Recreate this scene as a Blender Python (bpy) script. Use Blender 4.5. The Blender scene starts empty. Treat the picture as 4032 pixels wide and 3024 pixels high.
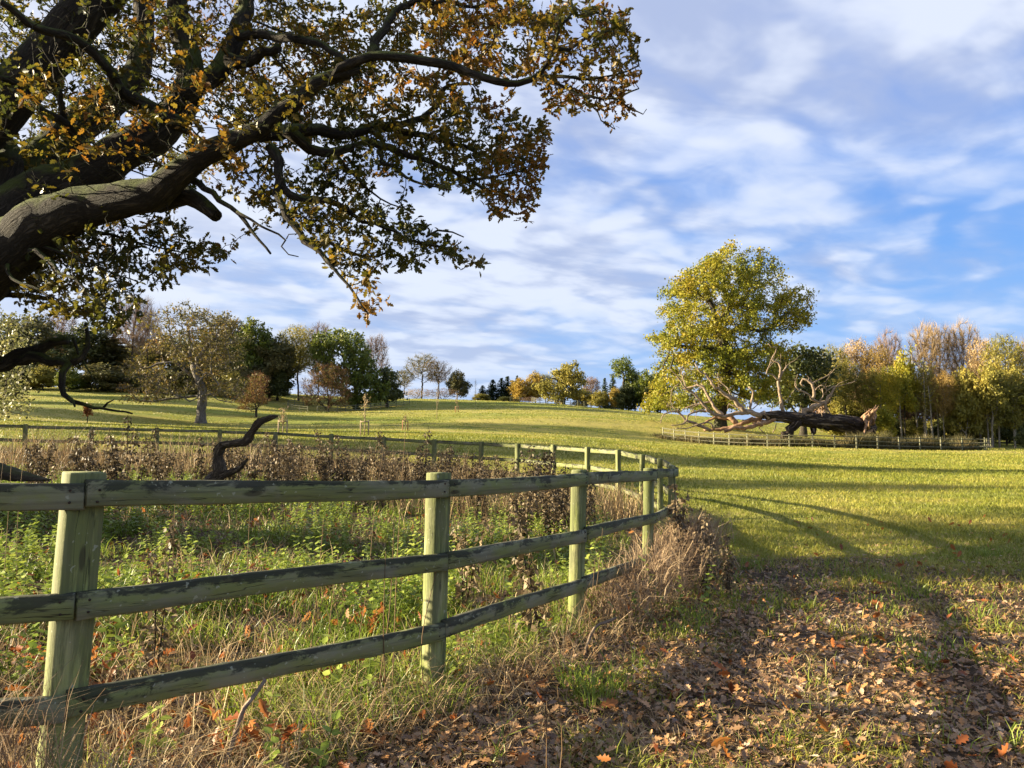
import bpy, math, random
import numpy as np
from mathutils import Vector, Matrix, Quaternion

C = bpy.context.scene.collection
rng = np.random.default_rng(7)
random.seed(7)
FPX = 3030.0            # focal length in photo pixels (photo is 4032 x 3024)
TILT = math.radians(3.36)
CAMZ = 1.5

# ------------------------------------------------------------------ camera
scene = bpy.context.scene
cd = bpy.data.cameras.new("camera")
cam = bpy.data.objects.new("camera", cd)
C.objects.link(cam)
cd.sensor_width = 36.0
cd.lens = 36.0 * FPX / 4032.0
cd.clip_start = 0.05
cd.clip_end = 6000
cam.location = (0, 0, CAMZ)
cam.rotation_euler = (math.radians(90) + TILT, 0, 0)
scene.camera = cam

# ------------------------------------------------------------------ light, sky
SUN_EL = math.radians(15.5)
SUN_AZ = math.radians(-84)          # clockwise from +Y: left, very slightly ahead
sun_dir = Vector((math.sin(SUN_AZ) * math.cos(SUN_EL), math.cos(SUN_AZ) * math.cos(SUN_EL), math.sin(SUN_EL)))
sl = bpy.data.lights.new("sun", 'SUN')
sl.energy = 5.0
sl.angle = math.radians(0.55)
sl.color = (1.0, 0.85, 0.58)
so = bpy.data.objects.new("sun", sl)
C.objects.link(so)
so.rotation_euler = (-sun_dir).to_track_quat('-Z', 'Y').to_euler()

scene.view_settings.view_transform = 'Standard'
scene.view_settings.look = 'None'
scene.view_settings.exposure = 2.28
scene.view_settings.gamma = 1.0
scene.cycles.max_bounces = 6
scene.cycles.diffuse_bounces = 3
scene.cycles.transmission_bounces = 4
scene.cycles.sample_clamp_indirect = 6.0


class NT:
    """small node-tree helper"""
    def __init__(self, tree):
        self.t = tree
        self.n = tree.nodes
        self.l = tree.links

    def add(self, typ, **kw):
        n = self.n.new(typ)
        for k, v in kw.items():
            if k.startswith('i_'):
                n.inputs[k[2:].replace('_', ' ')].default_value = v
            else:
                setattr(n, k, v)
        return n

    def link(self, a, b):
        self.l.new(a, b)

    def val(self, x, sock):
        if isinstance(x, (int, float)):
            sock.default_value = x
        elif isinstance(x, tuple):
            sock.default_value = x
        else:
            self.link(x, sock)

    def math(self, op, a, b=0.0, c=None, clamp=False):
        n = self.n.new('ShaderNodeMath')
        n.operation = op
        n.use_clamp = clamp
        self.val(a, n.inputs[0])
        self.val(b, n.inputs[1])
        if c is not None:
            self.val(c, n.inputs[2])
        return n.outputs[0]

    def mix(self, f, a, b, blend='MIX'):
        n = self.n.new('ShaderNodeMix')
        n.data_type = 'RGBA'
        n.blend_type = blend
        self.val(f, n.inputs[0])
        for x, s in ((a, n.inputs[6]), (b, n.inputs[7])):
            if isinstance(x, tuple):
                s.default_value = (x[0], x[1], x[2], 1)
            else:
                self.link(x, s)
        return n.outputs[2]

    def noise(self, vec, scale, detail=4, rough=0.55, dist=0.0):
        n = self.n.new('ShaderNodeTexNoise')
        n.inputs['Scale'].default_value = scale
        n.inputs['Detail'].default_value = detail
        n.inputs['Roughness'].default_value = rough
        n.inputs['Distortion'].default_value = dist
        if vec is not None:
            self.link(vec, n.inputs['Vector'])
        return n.outputs[0]

    def ramp(self, f, stops, interp='LINEAR'):
        n = self.n.new('ShaderNodeValToRGB')
        n.color_ramp.interpolation = interp
        e = n.color_ramp.elements
        while len(e) < len(stops):
            e.new(0.5)
        for el, (p, c) in zip(e, stops):
            el.position = p
            el.color = (c[0], c[1], c[2], 1) if not isinstance(c, (int, float)) else (c, c, c, 1)
        self.link(f, n.inputs[0])
        return n.outputs[0]

    def smooth(self, f, a, b):
        n = self.n.new('ShaderNodeMapRange')
        n.interpolation_type = 'SMOOTHSTEP'
        n.inputs['From Min'].default_value = a
        n.inputs['From Max'].default_value = b
        self.link(f, n.inputs['Value'])
        return n.outputs[0]

    def mapping(self, vec, scale=(1, 1, 1), loc=(0, 0, 0)):
        n = self.n.new('ShaderNodeMapping')
        n.inputs['Scale'].default_value = scale
        n.inputs['Location'].default_value = loc
        self.link(vec, n.inputs['Vector'])
        return n.outputs[0]


W = bpy.data.worlds.new("World")
scene.world = W
W.use_nodes = True
w = NT(W.node_tree)
w.n.clear()
SKY_STRENGTH = 0.1
out = w.add('ShaderNodeOutputWorld')
bg = w.add('ShaderNodeBackground')
bg.inputs['Strength'].default_value = SKY_STRENGTH
w.link(bg.outputs[0], out.inputs[0])
sky = w.add('ShaderNodeTexSky')
sky.sky_type = 'NISHITA'
sky.sun_disc = False
sky.sun_elevation = SUN_EL
sky.sun_rotation = SUN_AZ % (2 * math.pi)
sky.air_density = 1.0
sky.dust_density = 0.4
sky.ozone_density = 2.5
tc = w.add('ShaderNodeTexCoord')
sep = w.add('ShaderNodeSeparateXYZ')
w.link(tc.outputs['Generated'], sep.inputs[0])
X, Y, Z = sep.outputs
zc = w.math('ADD', w.math('MAXIMUM', Z, 0.0), 0.17)
u = w.math('DIVIDE', X, zc)
v = w.math('DIVIDE', Y, zc)
cmb = w.add('ShaderNodeCombineXYZ')
w.link(u, cmb.inputs[0]); w.link(v, cmb.inputs[1])
rot = w.add('ShaderNodeVectorRotate', rotation_type='Z_AXIS')
rot.inputs['Angle'].default_value = math.radians(-28)
w.link(cmb.outputs[0], rot.inputs['Vector'])
uv = rot.outputs[0]
big = w.noise(w.mapping(uv, (0.40, 0.66, 1), (3.1, 1.7, 0)), 1.0, 3, 0.5, 0.4)
mid = w.noise(w.mapping(uv, (1.3, 2.1, 1), (0.4, 7.0, 0)), 1.0, 5, 0.52, 0.35)
fine = w.noise(w.mapping(uv, (5.0, 5.6, 1), (1.0, 2.0, 0)), 1.0, 4, 0.5, 0.6)
# small rippled cloudlets
wob = w.add('ShaderNodeVectorMath', operation='MULTIPLY_ADD')
wob.inputs[1].default_value = (0.5, 0.5, 0.0)
wn = w.add('ShaderNodeTexNoise')
wn.inputs['Scale'].default_value = 2.2
wn.inputs['Detail'].default_value = 4
w.link(uv, wn.inputs['Vector'])
w.link(wn.outputs['Color'], wob.inputs[0]); w.link(uv, wob.inputs[2])
vor = w.add('ShaderNodeTexVoronoi', feature='SMOOTH_F1')
vor.inputs['Scale'].default_value = 1.0
vor.inputs['Smoothness'].default_value = 0.6
w.link(w.mapping(wob.outputs[0], (6.0, 7.4, 1)), vor.inputs['Vector'])
puff = w.smooth(vor.outputs['Distance'], 0.75, 0.15)
dens = w.math('ADD', big, w.math('ADD', w.math('MULTIPLY', mid, 0.55), w.math('MULTIPLY', fine, 0.40)))
dens = w.math('ADD', dens, w.math('MULTIPLY', w.math('SUBTRACT', puff, 0.5), 0.15))
# cloud cover thins out to the right of the view and low over the hill crest
dens = w.math('ADD', dens, w.math('MULTIPLY', X, -0.27))
lowgap = w.smooth(Z, 0.0, 0.26)
dens = w.math('ADD', dens, w.math('MULTIPLY', w.math('SUBTRACT', lowgap, 1.0), 0.14))
alpha = w.smooth(dens, 0.48, 1.04)
k = 1.0 / SKY_STRENGTH
toneN = w.noise(w.mapping(uv, (1.5, 2.6, 1), (5, 3, 0)), 1.0, 5, 0.6, 0.3)
tone = w.smooth(w.math('ADD', w.math('MULTIPLY', toneN, 0.8), w.math('MULTIPLY', w.math('ADD', puff, fine), 0.12)), 0.38, 0.60)
cl_lo = (0.102 * k, 0.119 * k, 0.166 * k)
cl_hi = (0.176 * k, 0.189 * k, 0.217 * k)
cloud = w.mix(tone, cl_lo, cl_hi)
# clouds nearer the sun are brighter
sunglow = w.smooth(X, -0.15, -0.85)
cloud = w.mix(sunglow, cloud, (0.200 * k, 0.204 * k, 0.216 * k))
bluehi = (0.020 * k, 0.057 * k, 0.168 * k)
bluelo = (0.046 * k, 0.097 * k, 0.192 * k)
elev = w.smooth(Z, 0.05, 0.5)
blue = w.mix(elev, bluelo, bluehi)
blue = w.mix(0.96, sky.outputs[0], blue)
skyc = w.mix(w.math('MULTIPLY', alpha, 0.9), blue, cloud)
pale = w.math('MULTIPLY', w.smooth(Z, 0.20, 0.0), 0.45)
skyc = w.mix(pale, skyc, (0.118 * k, 0.146 * k, 0.196 * k))
w.link(skyc, bg.inputs['Color'])


# ------------------------------------------------------------------ helpers
def pt(px, py, d):
    """world point seen at photo pixel (px, py) at distance d along +Y"""
    a = (px - 2016.0) / FPX
    b = (1512.0 - py) / FPX
    y = math.cos(TILT) - b * math.sin(TILT)
    z = math.sin(TILT) + b * math.cos(TILT)
    s = d / y
    return np.array([a * s, d, CAMZ + z * s])


def tag(o, label=None, cat=None, group=None, kind=None):
    if label: o['label'] = label
    if cat: o['category'] = cat
    if group: o['group'] = group
    if kind: o['kind'] = kind
    return o


def empty(name, loc=(0, 0, 0), rz=0.0):
    o = bpy.data.objects.new(name, None)
    o.empty_display_size = 0.3
    o.location = loc
    o.rotation_euler = (0, 0, rz)
    C.objects.link(o)
    return o


def obj(name, me, parent=None, mats=(), loc=(0, 0, 0)):
    o = bpy.data.objects.new(name, me)
    o.location = loc
    C.objects.link(o)
    if parent is not None:
        o.parent = parent
    for m in mats:
        me.materials.append(m)
    return o


def mesh_np(name, V, loop_idx, loop_start, smooth=False, face_rnd=None, face_mat=None):
    me = bpy.data.meshes.new(name)
    V = np.asarray(V, dtype=np.float32)
    me.vertices.add(len(V))
    me.vertices.foreach_set('co', V.ravel())
    me.loops.add(len(loop_idx))
    me.loops.foreach_set('vertex_index', np.asarray(loop_idx, dtype=np.int32))
    me.polygons.add(len(loop_start))
    me.polygons.foreach_set('loop_start', np.asarray(loop_start, dtype=np.int32))
    if smooth:
        me.polygons.foreach_set('use_smooth', np.ones(len(loop_start), dtype=bool))
    if face_mat is not None:
        me.polygons.foreach_set('material_index', np.asarray(face_mat, dtype=np.int32))
    me.update(calc_edges=True)
    if face_rnd is not None:
        at = me.attributes.new('rnd', 'FLOAT', 'FACE')
        at.data.foreach_set('value', np.asarray(face_rnd, dtype=np.float32))
    return me


class Geo:
    """collects vertices and polygons"""
    def __init__(self):
        self.V = []; self.L = []; self.S = []; self.R = []; self.K = []
        self.nv = 0; self.nl = 0; self.tubes = False

    def add(self, V, faces_flat, sizes, rnd=None, bk=None):
        self.V.append(np.asarray(V, dtype=np.float64))
        self.K.append(self.V[-1] if bk is None else bk)
        self.L.append(np.asarray(faces_flat) + self.nv)
        sizes = np.asarray(sizes)
        st = np.concatenate(([0], np.cumsum(sizes)[:-1])) + self.nl
        self.S.append(st)
        self.R.append(np.zeros(len(sizes)) if rnd is None else rnd)
        self.nv += len(V)
        self.nl += int(sizes.sum())

    def template(self, T, faces, pos, R, scale, curl=None, rnd=None):
        """copies of a small template at pos with frames R and scale"""
        T = np.asarray(T, dtype=np.float64)
        N = len(pos)
        if N == 0:
            return
        if curl is not None:
            Tn = np.repeat(T[None], N, 0)
            Tn[:, :, 2] += curl[:, None] * (T[None, :, 0] ** 2 * 1.6 + (T[None, :, 1] - 0.4) ** 2)
            P = np.einsum('nij,nkj->nki', R, Tn)
        else:
            P = np.einsum('nij,kj->nki', R, T)
        scale = np.asarray(scale)
        if scale.ndim == 1:
            scale = scale[:, None, None]
        P = P * scale + np.asarray(pos)[:, None, :]
        kk = len(T)
        flat = np.concatenate([np.asarray(f) for f in faces])
        sz = np.array([len(f) for f in faces])
        fl = (flat[None] + (np.arange(N) * kk)[:, None]).ravel()
        if rnd is None:
            rnd = rng.random(N)
        self.add(P.reshape(-1, 3), fl, np.tile(sz, N), np.repeat(rnd, len(faces)))

    def tube(self, pts, rad, n=8, cap=True, wob=0.0, seed=0):
        pts = np.asarray(pts, dtype=np.float64)
        rad = np.asarray(rad, dtype=np.float64)
        m = len(pts)
        if m < 2:
            return
        T = np.gradient(pts, axis=0)
        T /= np.linalg.norm(T, axis=1)[:, None] + 1e-9
        ref = np.array([0.0, 0.0, 1.0]) if abs(T[0][2]) < 0.8 else np.array([1.0, 0, 0])
        ang = np.linspace(0, 2 * np.pi, n, endpoint=False)
        ca, sa = np.cos(ang), np.sin(ang)
        U = np.cross(T[0], ref); U /= np.linalg.norm(U)
        rows = []
        r2 = np.random.default_rng(seed + 11)
        ph = r2.random(6) * 6.28
        for i in range(m):
            U = U - T[i] * np.dot(U, T[i])
            U /= np.linalg.norm(U) + 1e-9
            B = np.cross(T[i], U)
            rr = rad[i]
            if wob:
                rr = rad[i] * (1 + wob * (np.sin(3 * ang + ph[0] + i * 0.5) * 0.5 + np.sin(5 * ang + ph[1] - i * 0.23) * 0.35
                                          + np.sin(2 * ang + ph[2] + i * 0.31) * 0.5 + 0.5 * np.sin(ph[3] + i * 1.3)) + wob * 0.35 * r2.standard_normal(n))
                rows.append(pts[i] + (ca * rr)[:, None] * U + (sa * rr)[:, None] * B)
            else:
                rows.append(pts[i] + rr * (ca[:, None] * U + sa[:, None] * B))
        V = np.concatenate(rows)
        i = np.arange(m - 1)[:, None] * n
        j = np.arange(n)[None]
        j2 = (j + 1) % n
        q = np.stack([i + j, i + j2, i + n + j2, i + n + j], -1).reshape(-1)
        sizes = [4] * ((m - 1) * n)
        if cap:
            q = np.concatenate([q, np.arange(n)[::-1], (m - 1) * n + np.arange(n)])
            sizes += [n, n]
        along = np.concatenate([[0], np.cumsum(np.linalg.norm(np.diff(pts, axis=0), axis=1))]) + seed * 3.7 + pts[0].sum()
        bk = np.stack([(ca[None] * rad[:, None]).ravel(), (sa[None] * rad[:, None]).ravel(), np.repeat(along, n)], 1)
        self.tubes = True
        self.add(V, q, sizes, None, bk)

    def build(self, name, smooth=False):
        if not self.V:
            return bpy.data.meshes.new(name)
        me = mesh_np(name, np.concatenate(self.V), np.concatenate(self.L), np.concatenate(self.S), smooth,
                     np.concatenate(self.R))
        if self.tubes:
            a = me.attributes.new('bk', 'FLOAT_VECTOR', 'POINT')
            a.data.foreach_set('vector', np.concatenate(self.K).astype(np.float32).ravel())
        return me


def norm(a):
    return a / (np.linalg.norm(a, axis=-1, keepdims=True) + 1e-9)


def frames(N, normal=None, spread=1.0, ydir=None, r=None):
    """random frames: columns x, y, z; z near `normal`; y near `ydir` if given"""
    r = r or rng
    z = r.standard_normal((N, 3))
    if normal is not None:
        z = np.asarray(normal)[None] * (1.0 / max(spread, 1e-3)) + norm(z) if np.ndim(normal) == 1 else np.asarray(normal) / max(spread, 1e-3) + norm(z)
    z = norm(z)
    y = r.standard_normal((N, 3)) if ydir is None else ydir
    y = norm(y - z * (y * z).sum(1)[:, None])
    x = np.cross(y, z)
    return np.stack([x, y, z], -1)


def smoothpath(P, R, step):
    """Catmull-Rom resample of a polyline with radii"""
    P = np.asarray(P, float); R = np.asarray(R, float)
    Q = np.vstack([2 * P[0] - P[1], P, 2 * P[-1] - P[-2]])
    RR = np.concatenate([[R[0]], R, [R[-1]]])
    o = []; ro = []
    for i in range(1, len(Q) - 2):
        L = np.linalg.norm(Q[i + 1] - Q[i])
        n = max(1, int(round(L / step)))
        for k in range(n):
            t = k / n
            a = 0.5 * ((2 * Q[i]) + (-Q[i - 1] + Q[i + 1]) * t + (2 * Q[i - 1] - 5 * Q[i] + 4 * Q[i + 1] - Q[i + 2]) * t * t
                       + (-Q[i - 1] + 3 * Q[i] - 3 * Q[i + 1] + Q[i + 2]) * t ** 3)
            o.append(a); ro.append(RR[i] * (1 - t) + RR[i + 1] * t)
    o.append(P[-1]); ro.append(R[-1])
    return np.array(o), np.array(ro)


# ------------------------------------------------------------------ terrain
GP = []          # control points (x, y, z)


def gp_px(px, py, d):
    GP.append(tuple(pt(px, py, d)))


POSTS = [(-6.9, 1.65), (-5.08, 1.9), (-3.32, 2.32), (-1.605, 2.79), (-.43, 4.25), (.47, 5.80), (1.29, 7.42), (1.87, 9.15), (2.23, 10.9),
         (2.43, 12.7), (2.43, 14.5), (2.24, 16.25), (1.74, 17.95), (1.04, 19.5), (.13, 21.0), (-.92, 22.35), (-2.36, 23.35),
         (-4.02, 24.1), (-5.75, 24.55), (-7.55, 24.65), (-9.25, 24.4), (-11.1, 24.1), (-12.75, 23.4), (-14.2, 22.5), (-15.6, 21.2), (-16.8, 19.6)]
POSTZ = [.2, .2, .2, .192, .09, .03, -.03, -.10, -.16, -.15, -.13, -.09, -.08, -.07, -.05, -.02, .02, .10, .17, .26, .33, .38, .43, .48, .55, .6]
for (x, y), z in zip(POSTS, POSTZ):
    GP.append((x, y, z))
GP += [(0, 0, 0), (3, 0, 0), (0, -10, 0), (15, -10, 0), (-15, -10, .3), (-8.5, 10, .4), (-4, 14, .1), (-4, 7, .15), (5, 5, -.02), (6, 10, -.06),
       (10, 15, -.12), (4, 25, -.05), (20, 30, -.25), (40, 40, -.4), (15, 5, 0), (30, 5, 0), (-30, 5, .8), (-25, 20, 1.2), (12, 45, -.15), (30, 60, -.45)]
for q in [(3196, 1762, 72), (2609, 1728, 82), (3876, 1774, 74), (3900, 1768, 92), (3300, 1745, 94), (4300, 1775, 80), (3700, 1752, 112), (4200, 1752, 115),
          (2850, 1685, 100), (2540, 1652, 104), (3200, 1725, 108),
          (1300, 1594, 160), (1614, 1577, 172), (1849, 1577, 176), (2003, 1582, 176), (2207, 1593, 174), (2370, 1609, 172), (2512, 1620, 165),
          (1212, 1627, 138), (1375, 1621, 138), (780, 1665, 86), (145, 1540, 135), (434, 1555, 132), (916, 1577, 135), (1160, 1570, 158),
          (990, 1645, 95), (2207, 1726, 45), (2207, 1665, 90), (1500, 1724, 45), (1500, 1668, 88), (1000, 1712, 45), (400, 1690, 45), (0, 1668, 45),
          (2600, 1765, 52), (350, 1610, 90), (100, 1600, 90), (-300, 1600, 90), (-300, 1530, 140)]:
    gp_px(*q)
for q in [(-200, 60, 5), (-200, 160, 12), (-60, 230, 10), (0, 260, 6.2), (80, 260, 2), (160, 160, 0), (200, 60, -1), (300, 300, 0), (-300, 300, 10), (0, 420, 3),
          (0, -300, 0), (-300, -200, 5), (300, -200, 0), (600, 600, 0), (-600, 600, 5), (600, -600, 0), (-600, -600, 5), (0, 900, 2), (-900, 0, 5), (900, 0, 0)]:
    GP.append(q)
GP = np.array(GP)


def _tps(d2):
    return np.where(d2 > 1e-9, d2 * np.log(d2 + 1e-12) * 0.5, 0.0)


_n = len(GP)
_xy = GP[:, :2] / 100.0
_A = _tps(((_xy[:, None] - _xy[None]) ** 2).sum(-1)) + np.eye(_n) * 2e-5
_P = np.hstack([np.ones((_n, 1)), _xy])
_M = np.zeros((_n + 3, _n + 3))
_M[:_n, :_n] = _A; _M[:_n, _n:] = _P; _M[_n:, :_n] = _P.T
_W = np.linalg.solve(_M, np.concatenate([GP[:, 2], np.zeros(3)]))


def ground(x, y):
    x = np.atleast_1d(np.asarray(x, float)); y = np.atleast_1d(np.asarray(y, float))
    o = np.empty(len(x))
    for s in range(0, len(x), 20000):
        q = np.stack([x[s:s + 20000], y[s:s + 20000]], 1) / 100.0
        d2 = ((q[:, None] - _xy[None]) ** 2).sum(-1)
        o[s:s + 20000] = _tps(d2) @ _W[:_n] + _W[_n] + q @ _W[_n + 1:]
    near = np.exp(-((x - 2) ** 2 + (y - 6) ** 2) / 900.0)
    bump = (np.sin(x * 2.1 + 0.7 * np.sin(y * 1.3)) * np.sin(y * 1.7 + 1.1 * np.sin(x * 0.9)) * 0.02
            + np.sin(x * 5.3 + y * 2.2) * np.sin(y * 4.1 - x * 3.7) * 0.010)
    far = (np.sin(x * 0.31 + np.sin(y * 0.23) * 1.5) * np.sin(y * 0.27 + 0.8) * 0.05) * (1 - near)
    return o + bump + far


def gz(x, y):
    return float(ground(x, y)[0])


ENC = np.array(POSTS + [(-18, 14), (-17, 6), (-11, 2.2)])


def inside(x, y, poly=ENC):
    r = np.zeros(len(x), bool)
    n = len(poly)
    for i in range(n):
        x1, y1 = poly[i]; x2, y2 = poly[(i + 1) % n]
        c = ((y1 > y) != (y2 > y)) & (x < (x2 - x1) * (y - y1) / (y2 - y1 + 1e-12) + x1)
        r ^= c
    return r


_fp = np.array(POSTS)


def fence_dist(x, y):
    best = np.full(len(x), 1e9)
    for a, b in zip(_fp[:-1], _fp[1:]):
        ab = b - a
        t = np.clip(((x - a[0]) * ab[0] + (y - a[1]) * ab[1]) / (ab @ ab), 0, 1)
        best = np.minimum(best, np.hypot(x - a[0] - t * ab[0], y - a[1] - t * ab[1]))
    return best


def vnoise(x, y, s, seed=0):
    """cheap value noise in numpy, 0..1"""
    r = np.random.default_rng(seed)
    G = r.random((64, 64))
    X_ = x / s + 1000; Y_ = y / s + 1000
    xi = np.floor(X_).astype(int); yi = np.floor(Y_).astype(int)
    fx = X_ - xi; fy = Y_ - yi
    fx = fx * fx * (3 - 2 * fx); fy = fy * fy * (3 - 2 * fy)
    g = lambda a, b: G[a % 64, b % 64]
    return (g(xi, yi) * (1 - fx) + g(xi + 1, yi) * fx) * (1 - fy) + (g(xi, yi + 1) * (1 - fx) + g(xi + 1, yi + 1) * fx) * fy


def litter_mask(x, y):
    """how much of the ground is bare earth and leaf litter (outside, right of the near fence)"""
    ins = inside(x, y)
    lim = 9.8 + 0.0 * x - 0.22 * np.clip(x - 4, -2, 8) + (vnoise(x, y, 1.3, 3) - .5) * 3.0
    m = np.clip((lim + .8 - y) / 3.6, 0, 1) ** .7
    m = m * np.clip((9.5 + (vnoise(x, y, 1.0, 9) - .5) * 3 - x) / 3.0, 0, 1)
    return np.where(ins, 0.55, m)


# ------------------------------------------------------------------ materials
MATS = {}


def mat(name):
    m = bpy.data.materials.new(name)
    m.use_nodes = True
    t = NT(m.node_tree)
    t.n.clear()
    o = t.add('ShaderNodeOutputMaterial')
    return m, t, o


def leaf_mat(name, stops, trans=0.35, rough=0.55, spec=0.25, pos_scale=0.6, pos_amt=0.45, soft=0.7):
    m, t, o = mat(name)
    at = t.add('ShaderNodeAttribute', attribute_name='rnd')
    g = t.add('ShaderNodeNewGeometry')
    nz = t.noise(g.outputs['Position'], pos_scale, 2, 0.5)
    f = t.math('ADD', t.math('MULTIPLY', at.outputs['Fac'], 1 - pos_amt), t.math('MULTIPLY', t.smooth(nz, 0.3, 0.7), pos_amt))
    col = t.ramp(f, stops)
    p = t.add('ShaderNodeBsdfPrincipled')
    p.inputs['Roughness'].default_value = rough
    p.inputs['Specular IOR Level'].default_value = spec
    t.link(col, p.inputs['Base Color'])
    tr = t.add('ShaderNodeBsdfTranslucent')
    t.link(col, tr.inputs['Color'])
    mx = t.add('ShaderNodeMixShader')
    mx.inputs[0].default_value = trans
    t.link(p.outputs[0], mx.inputs[1]); t.link(tr.outputs[0], mx.inputs[2])
    t.link(mx.outputs[0], o.inputs[0])
    return m


def bark_mat(name, c1, c2, moss=None, scale=3.0, bump=0.6, rough=0.9, moss_amt=0.5, streak=None):
    """furrowed bark; the furrows run along the limb (the bk attribute holds coordinates along and round it)"""
    m, t, o = mat(name)
    g = t.add('ShaderNodeNewGeometry')
    at = t.add('ShaderNodeAttribute', attribute_name='bk')
    v = at.outputs['Vector']
    furrow = t.noise(t.mapping(v, (scale * 5.5, scale * 5.5, scale * .9)), 1.0, 6, 0.62, 0.8)
    plate = t.noise(t.mapping(v, (scale * 12, scale * 12, scale * 4.5)), 1.0, 4, 0.6, 0.5)
    n1 = t.noise(t.mapping(v, (scale, scale, scale * .5)), 1.0, 5, 0.6, 0.4)
    ridge = t.smooth(t.math('ABSOLUTE', t.math('SUBTRACT', furrow, 0.5)), 0.0, 0.14)
    col = t.mix(t.smooth(n1, 0.3, 0.7), c1, c2)
    col = t.mix(t.math('MULTIPLY', t.math('SUBTRACT', 1.0, ridge), 0.7), col, tuple(0.3 * c for c in c1))
    col = t.mix(t.math('MULTIPLY', t.smooth(plate, 0.5, 0.7), 0.4), col, tuple(1.35 * c for c in c2))
    if streak:
        sn = t.noise(t.mapping(v, (scale * 5, scale * 5, scale * .45)), 1.0, 5, 0.65, 0.3)
        col = t.mix(t.smooth(sn, 0.535, 0.60), col, streak)
    if moss:
        n2 = t.noise(v, scale * 0.7, 4, 0.6)
        sp = t.add('ShaderNodeSeparateXYZ')
        t.link(g.outputs['Normal'], sp.inputs[0])
        mm = t.smooth(t.math('ADD', n2, t.math('MULTIPLY', sp.outputs[2], 0.28)), 0.52, 0.72)
        col = t.mix(t.math('MULTIPLY', mm, moss_amt), col, moss)
    p = t.add('ShaderNodeBsdfPrincipled')
    p.inputs['Roughness'].default_value = rough
    p.inputs['Specular IOR Level'].default_value = 0.2
    t.link(col, p.inputs['Base Color'])
    b = t.add('ShaderNodeBump')
    b.inputs['Strength'].default_value = bump
    b.inputs['Distance'].default_value = 0.12 / scale
    t.link(t.math('ADD', t.math('MULTIPLY', ridge, 0.8), t.math('MULTIPLY', plate, 0.5)), b.inputs['Height'])
    t.link(b.outputs[0], p.inputs['Normal'])
    t.link(p.outputs[0], o.inputs[0])
    return m


def plain_mat(name, stops, scale=4.0, rough=0.9, detail=5, bump=0.3, stretch=(1, 1, 1)):
    m, t, o = mat(name)
    tcn = t.add('ShaderNodeTexCoord')
    n = t.noise(t.mapping(tcn.outputs['Object'], stretch), scale, detail, 0.6, 0.3)
    col = t.ramp(n, stops)
    p = t.add('ShaderNodeBsdfPrincipled')
    p.inputs['Roughness'].default_value = rough
    p.inputs['Specular IOR Level'].default_value = 0.2
    t.link(col, p.inputs['Base Color'])
    b = t.add('ShaderNodeBump')
    b.inputs['Strength'].default_value = bump
    b.inputs['Distance'].default_value = 0.02
    t.link(n, b.inputs['Height']); t.link(b.outputs[0], p.inputs['Normal'])
    t.link(p.outputs[0], o.inputs[0])
    return m


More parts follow.
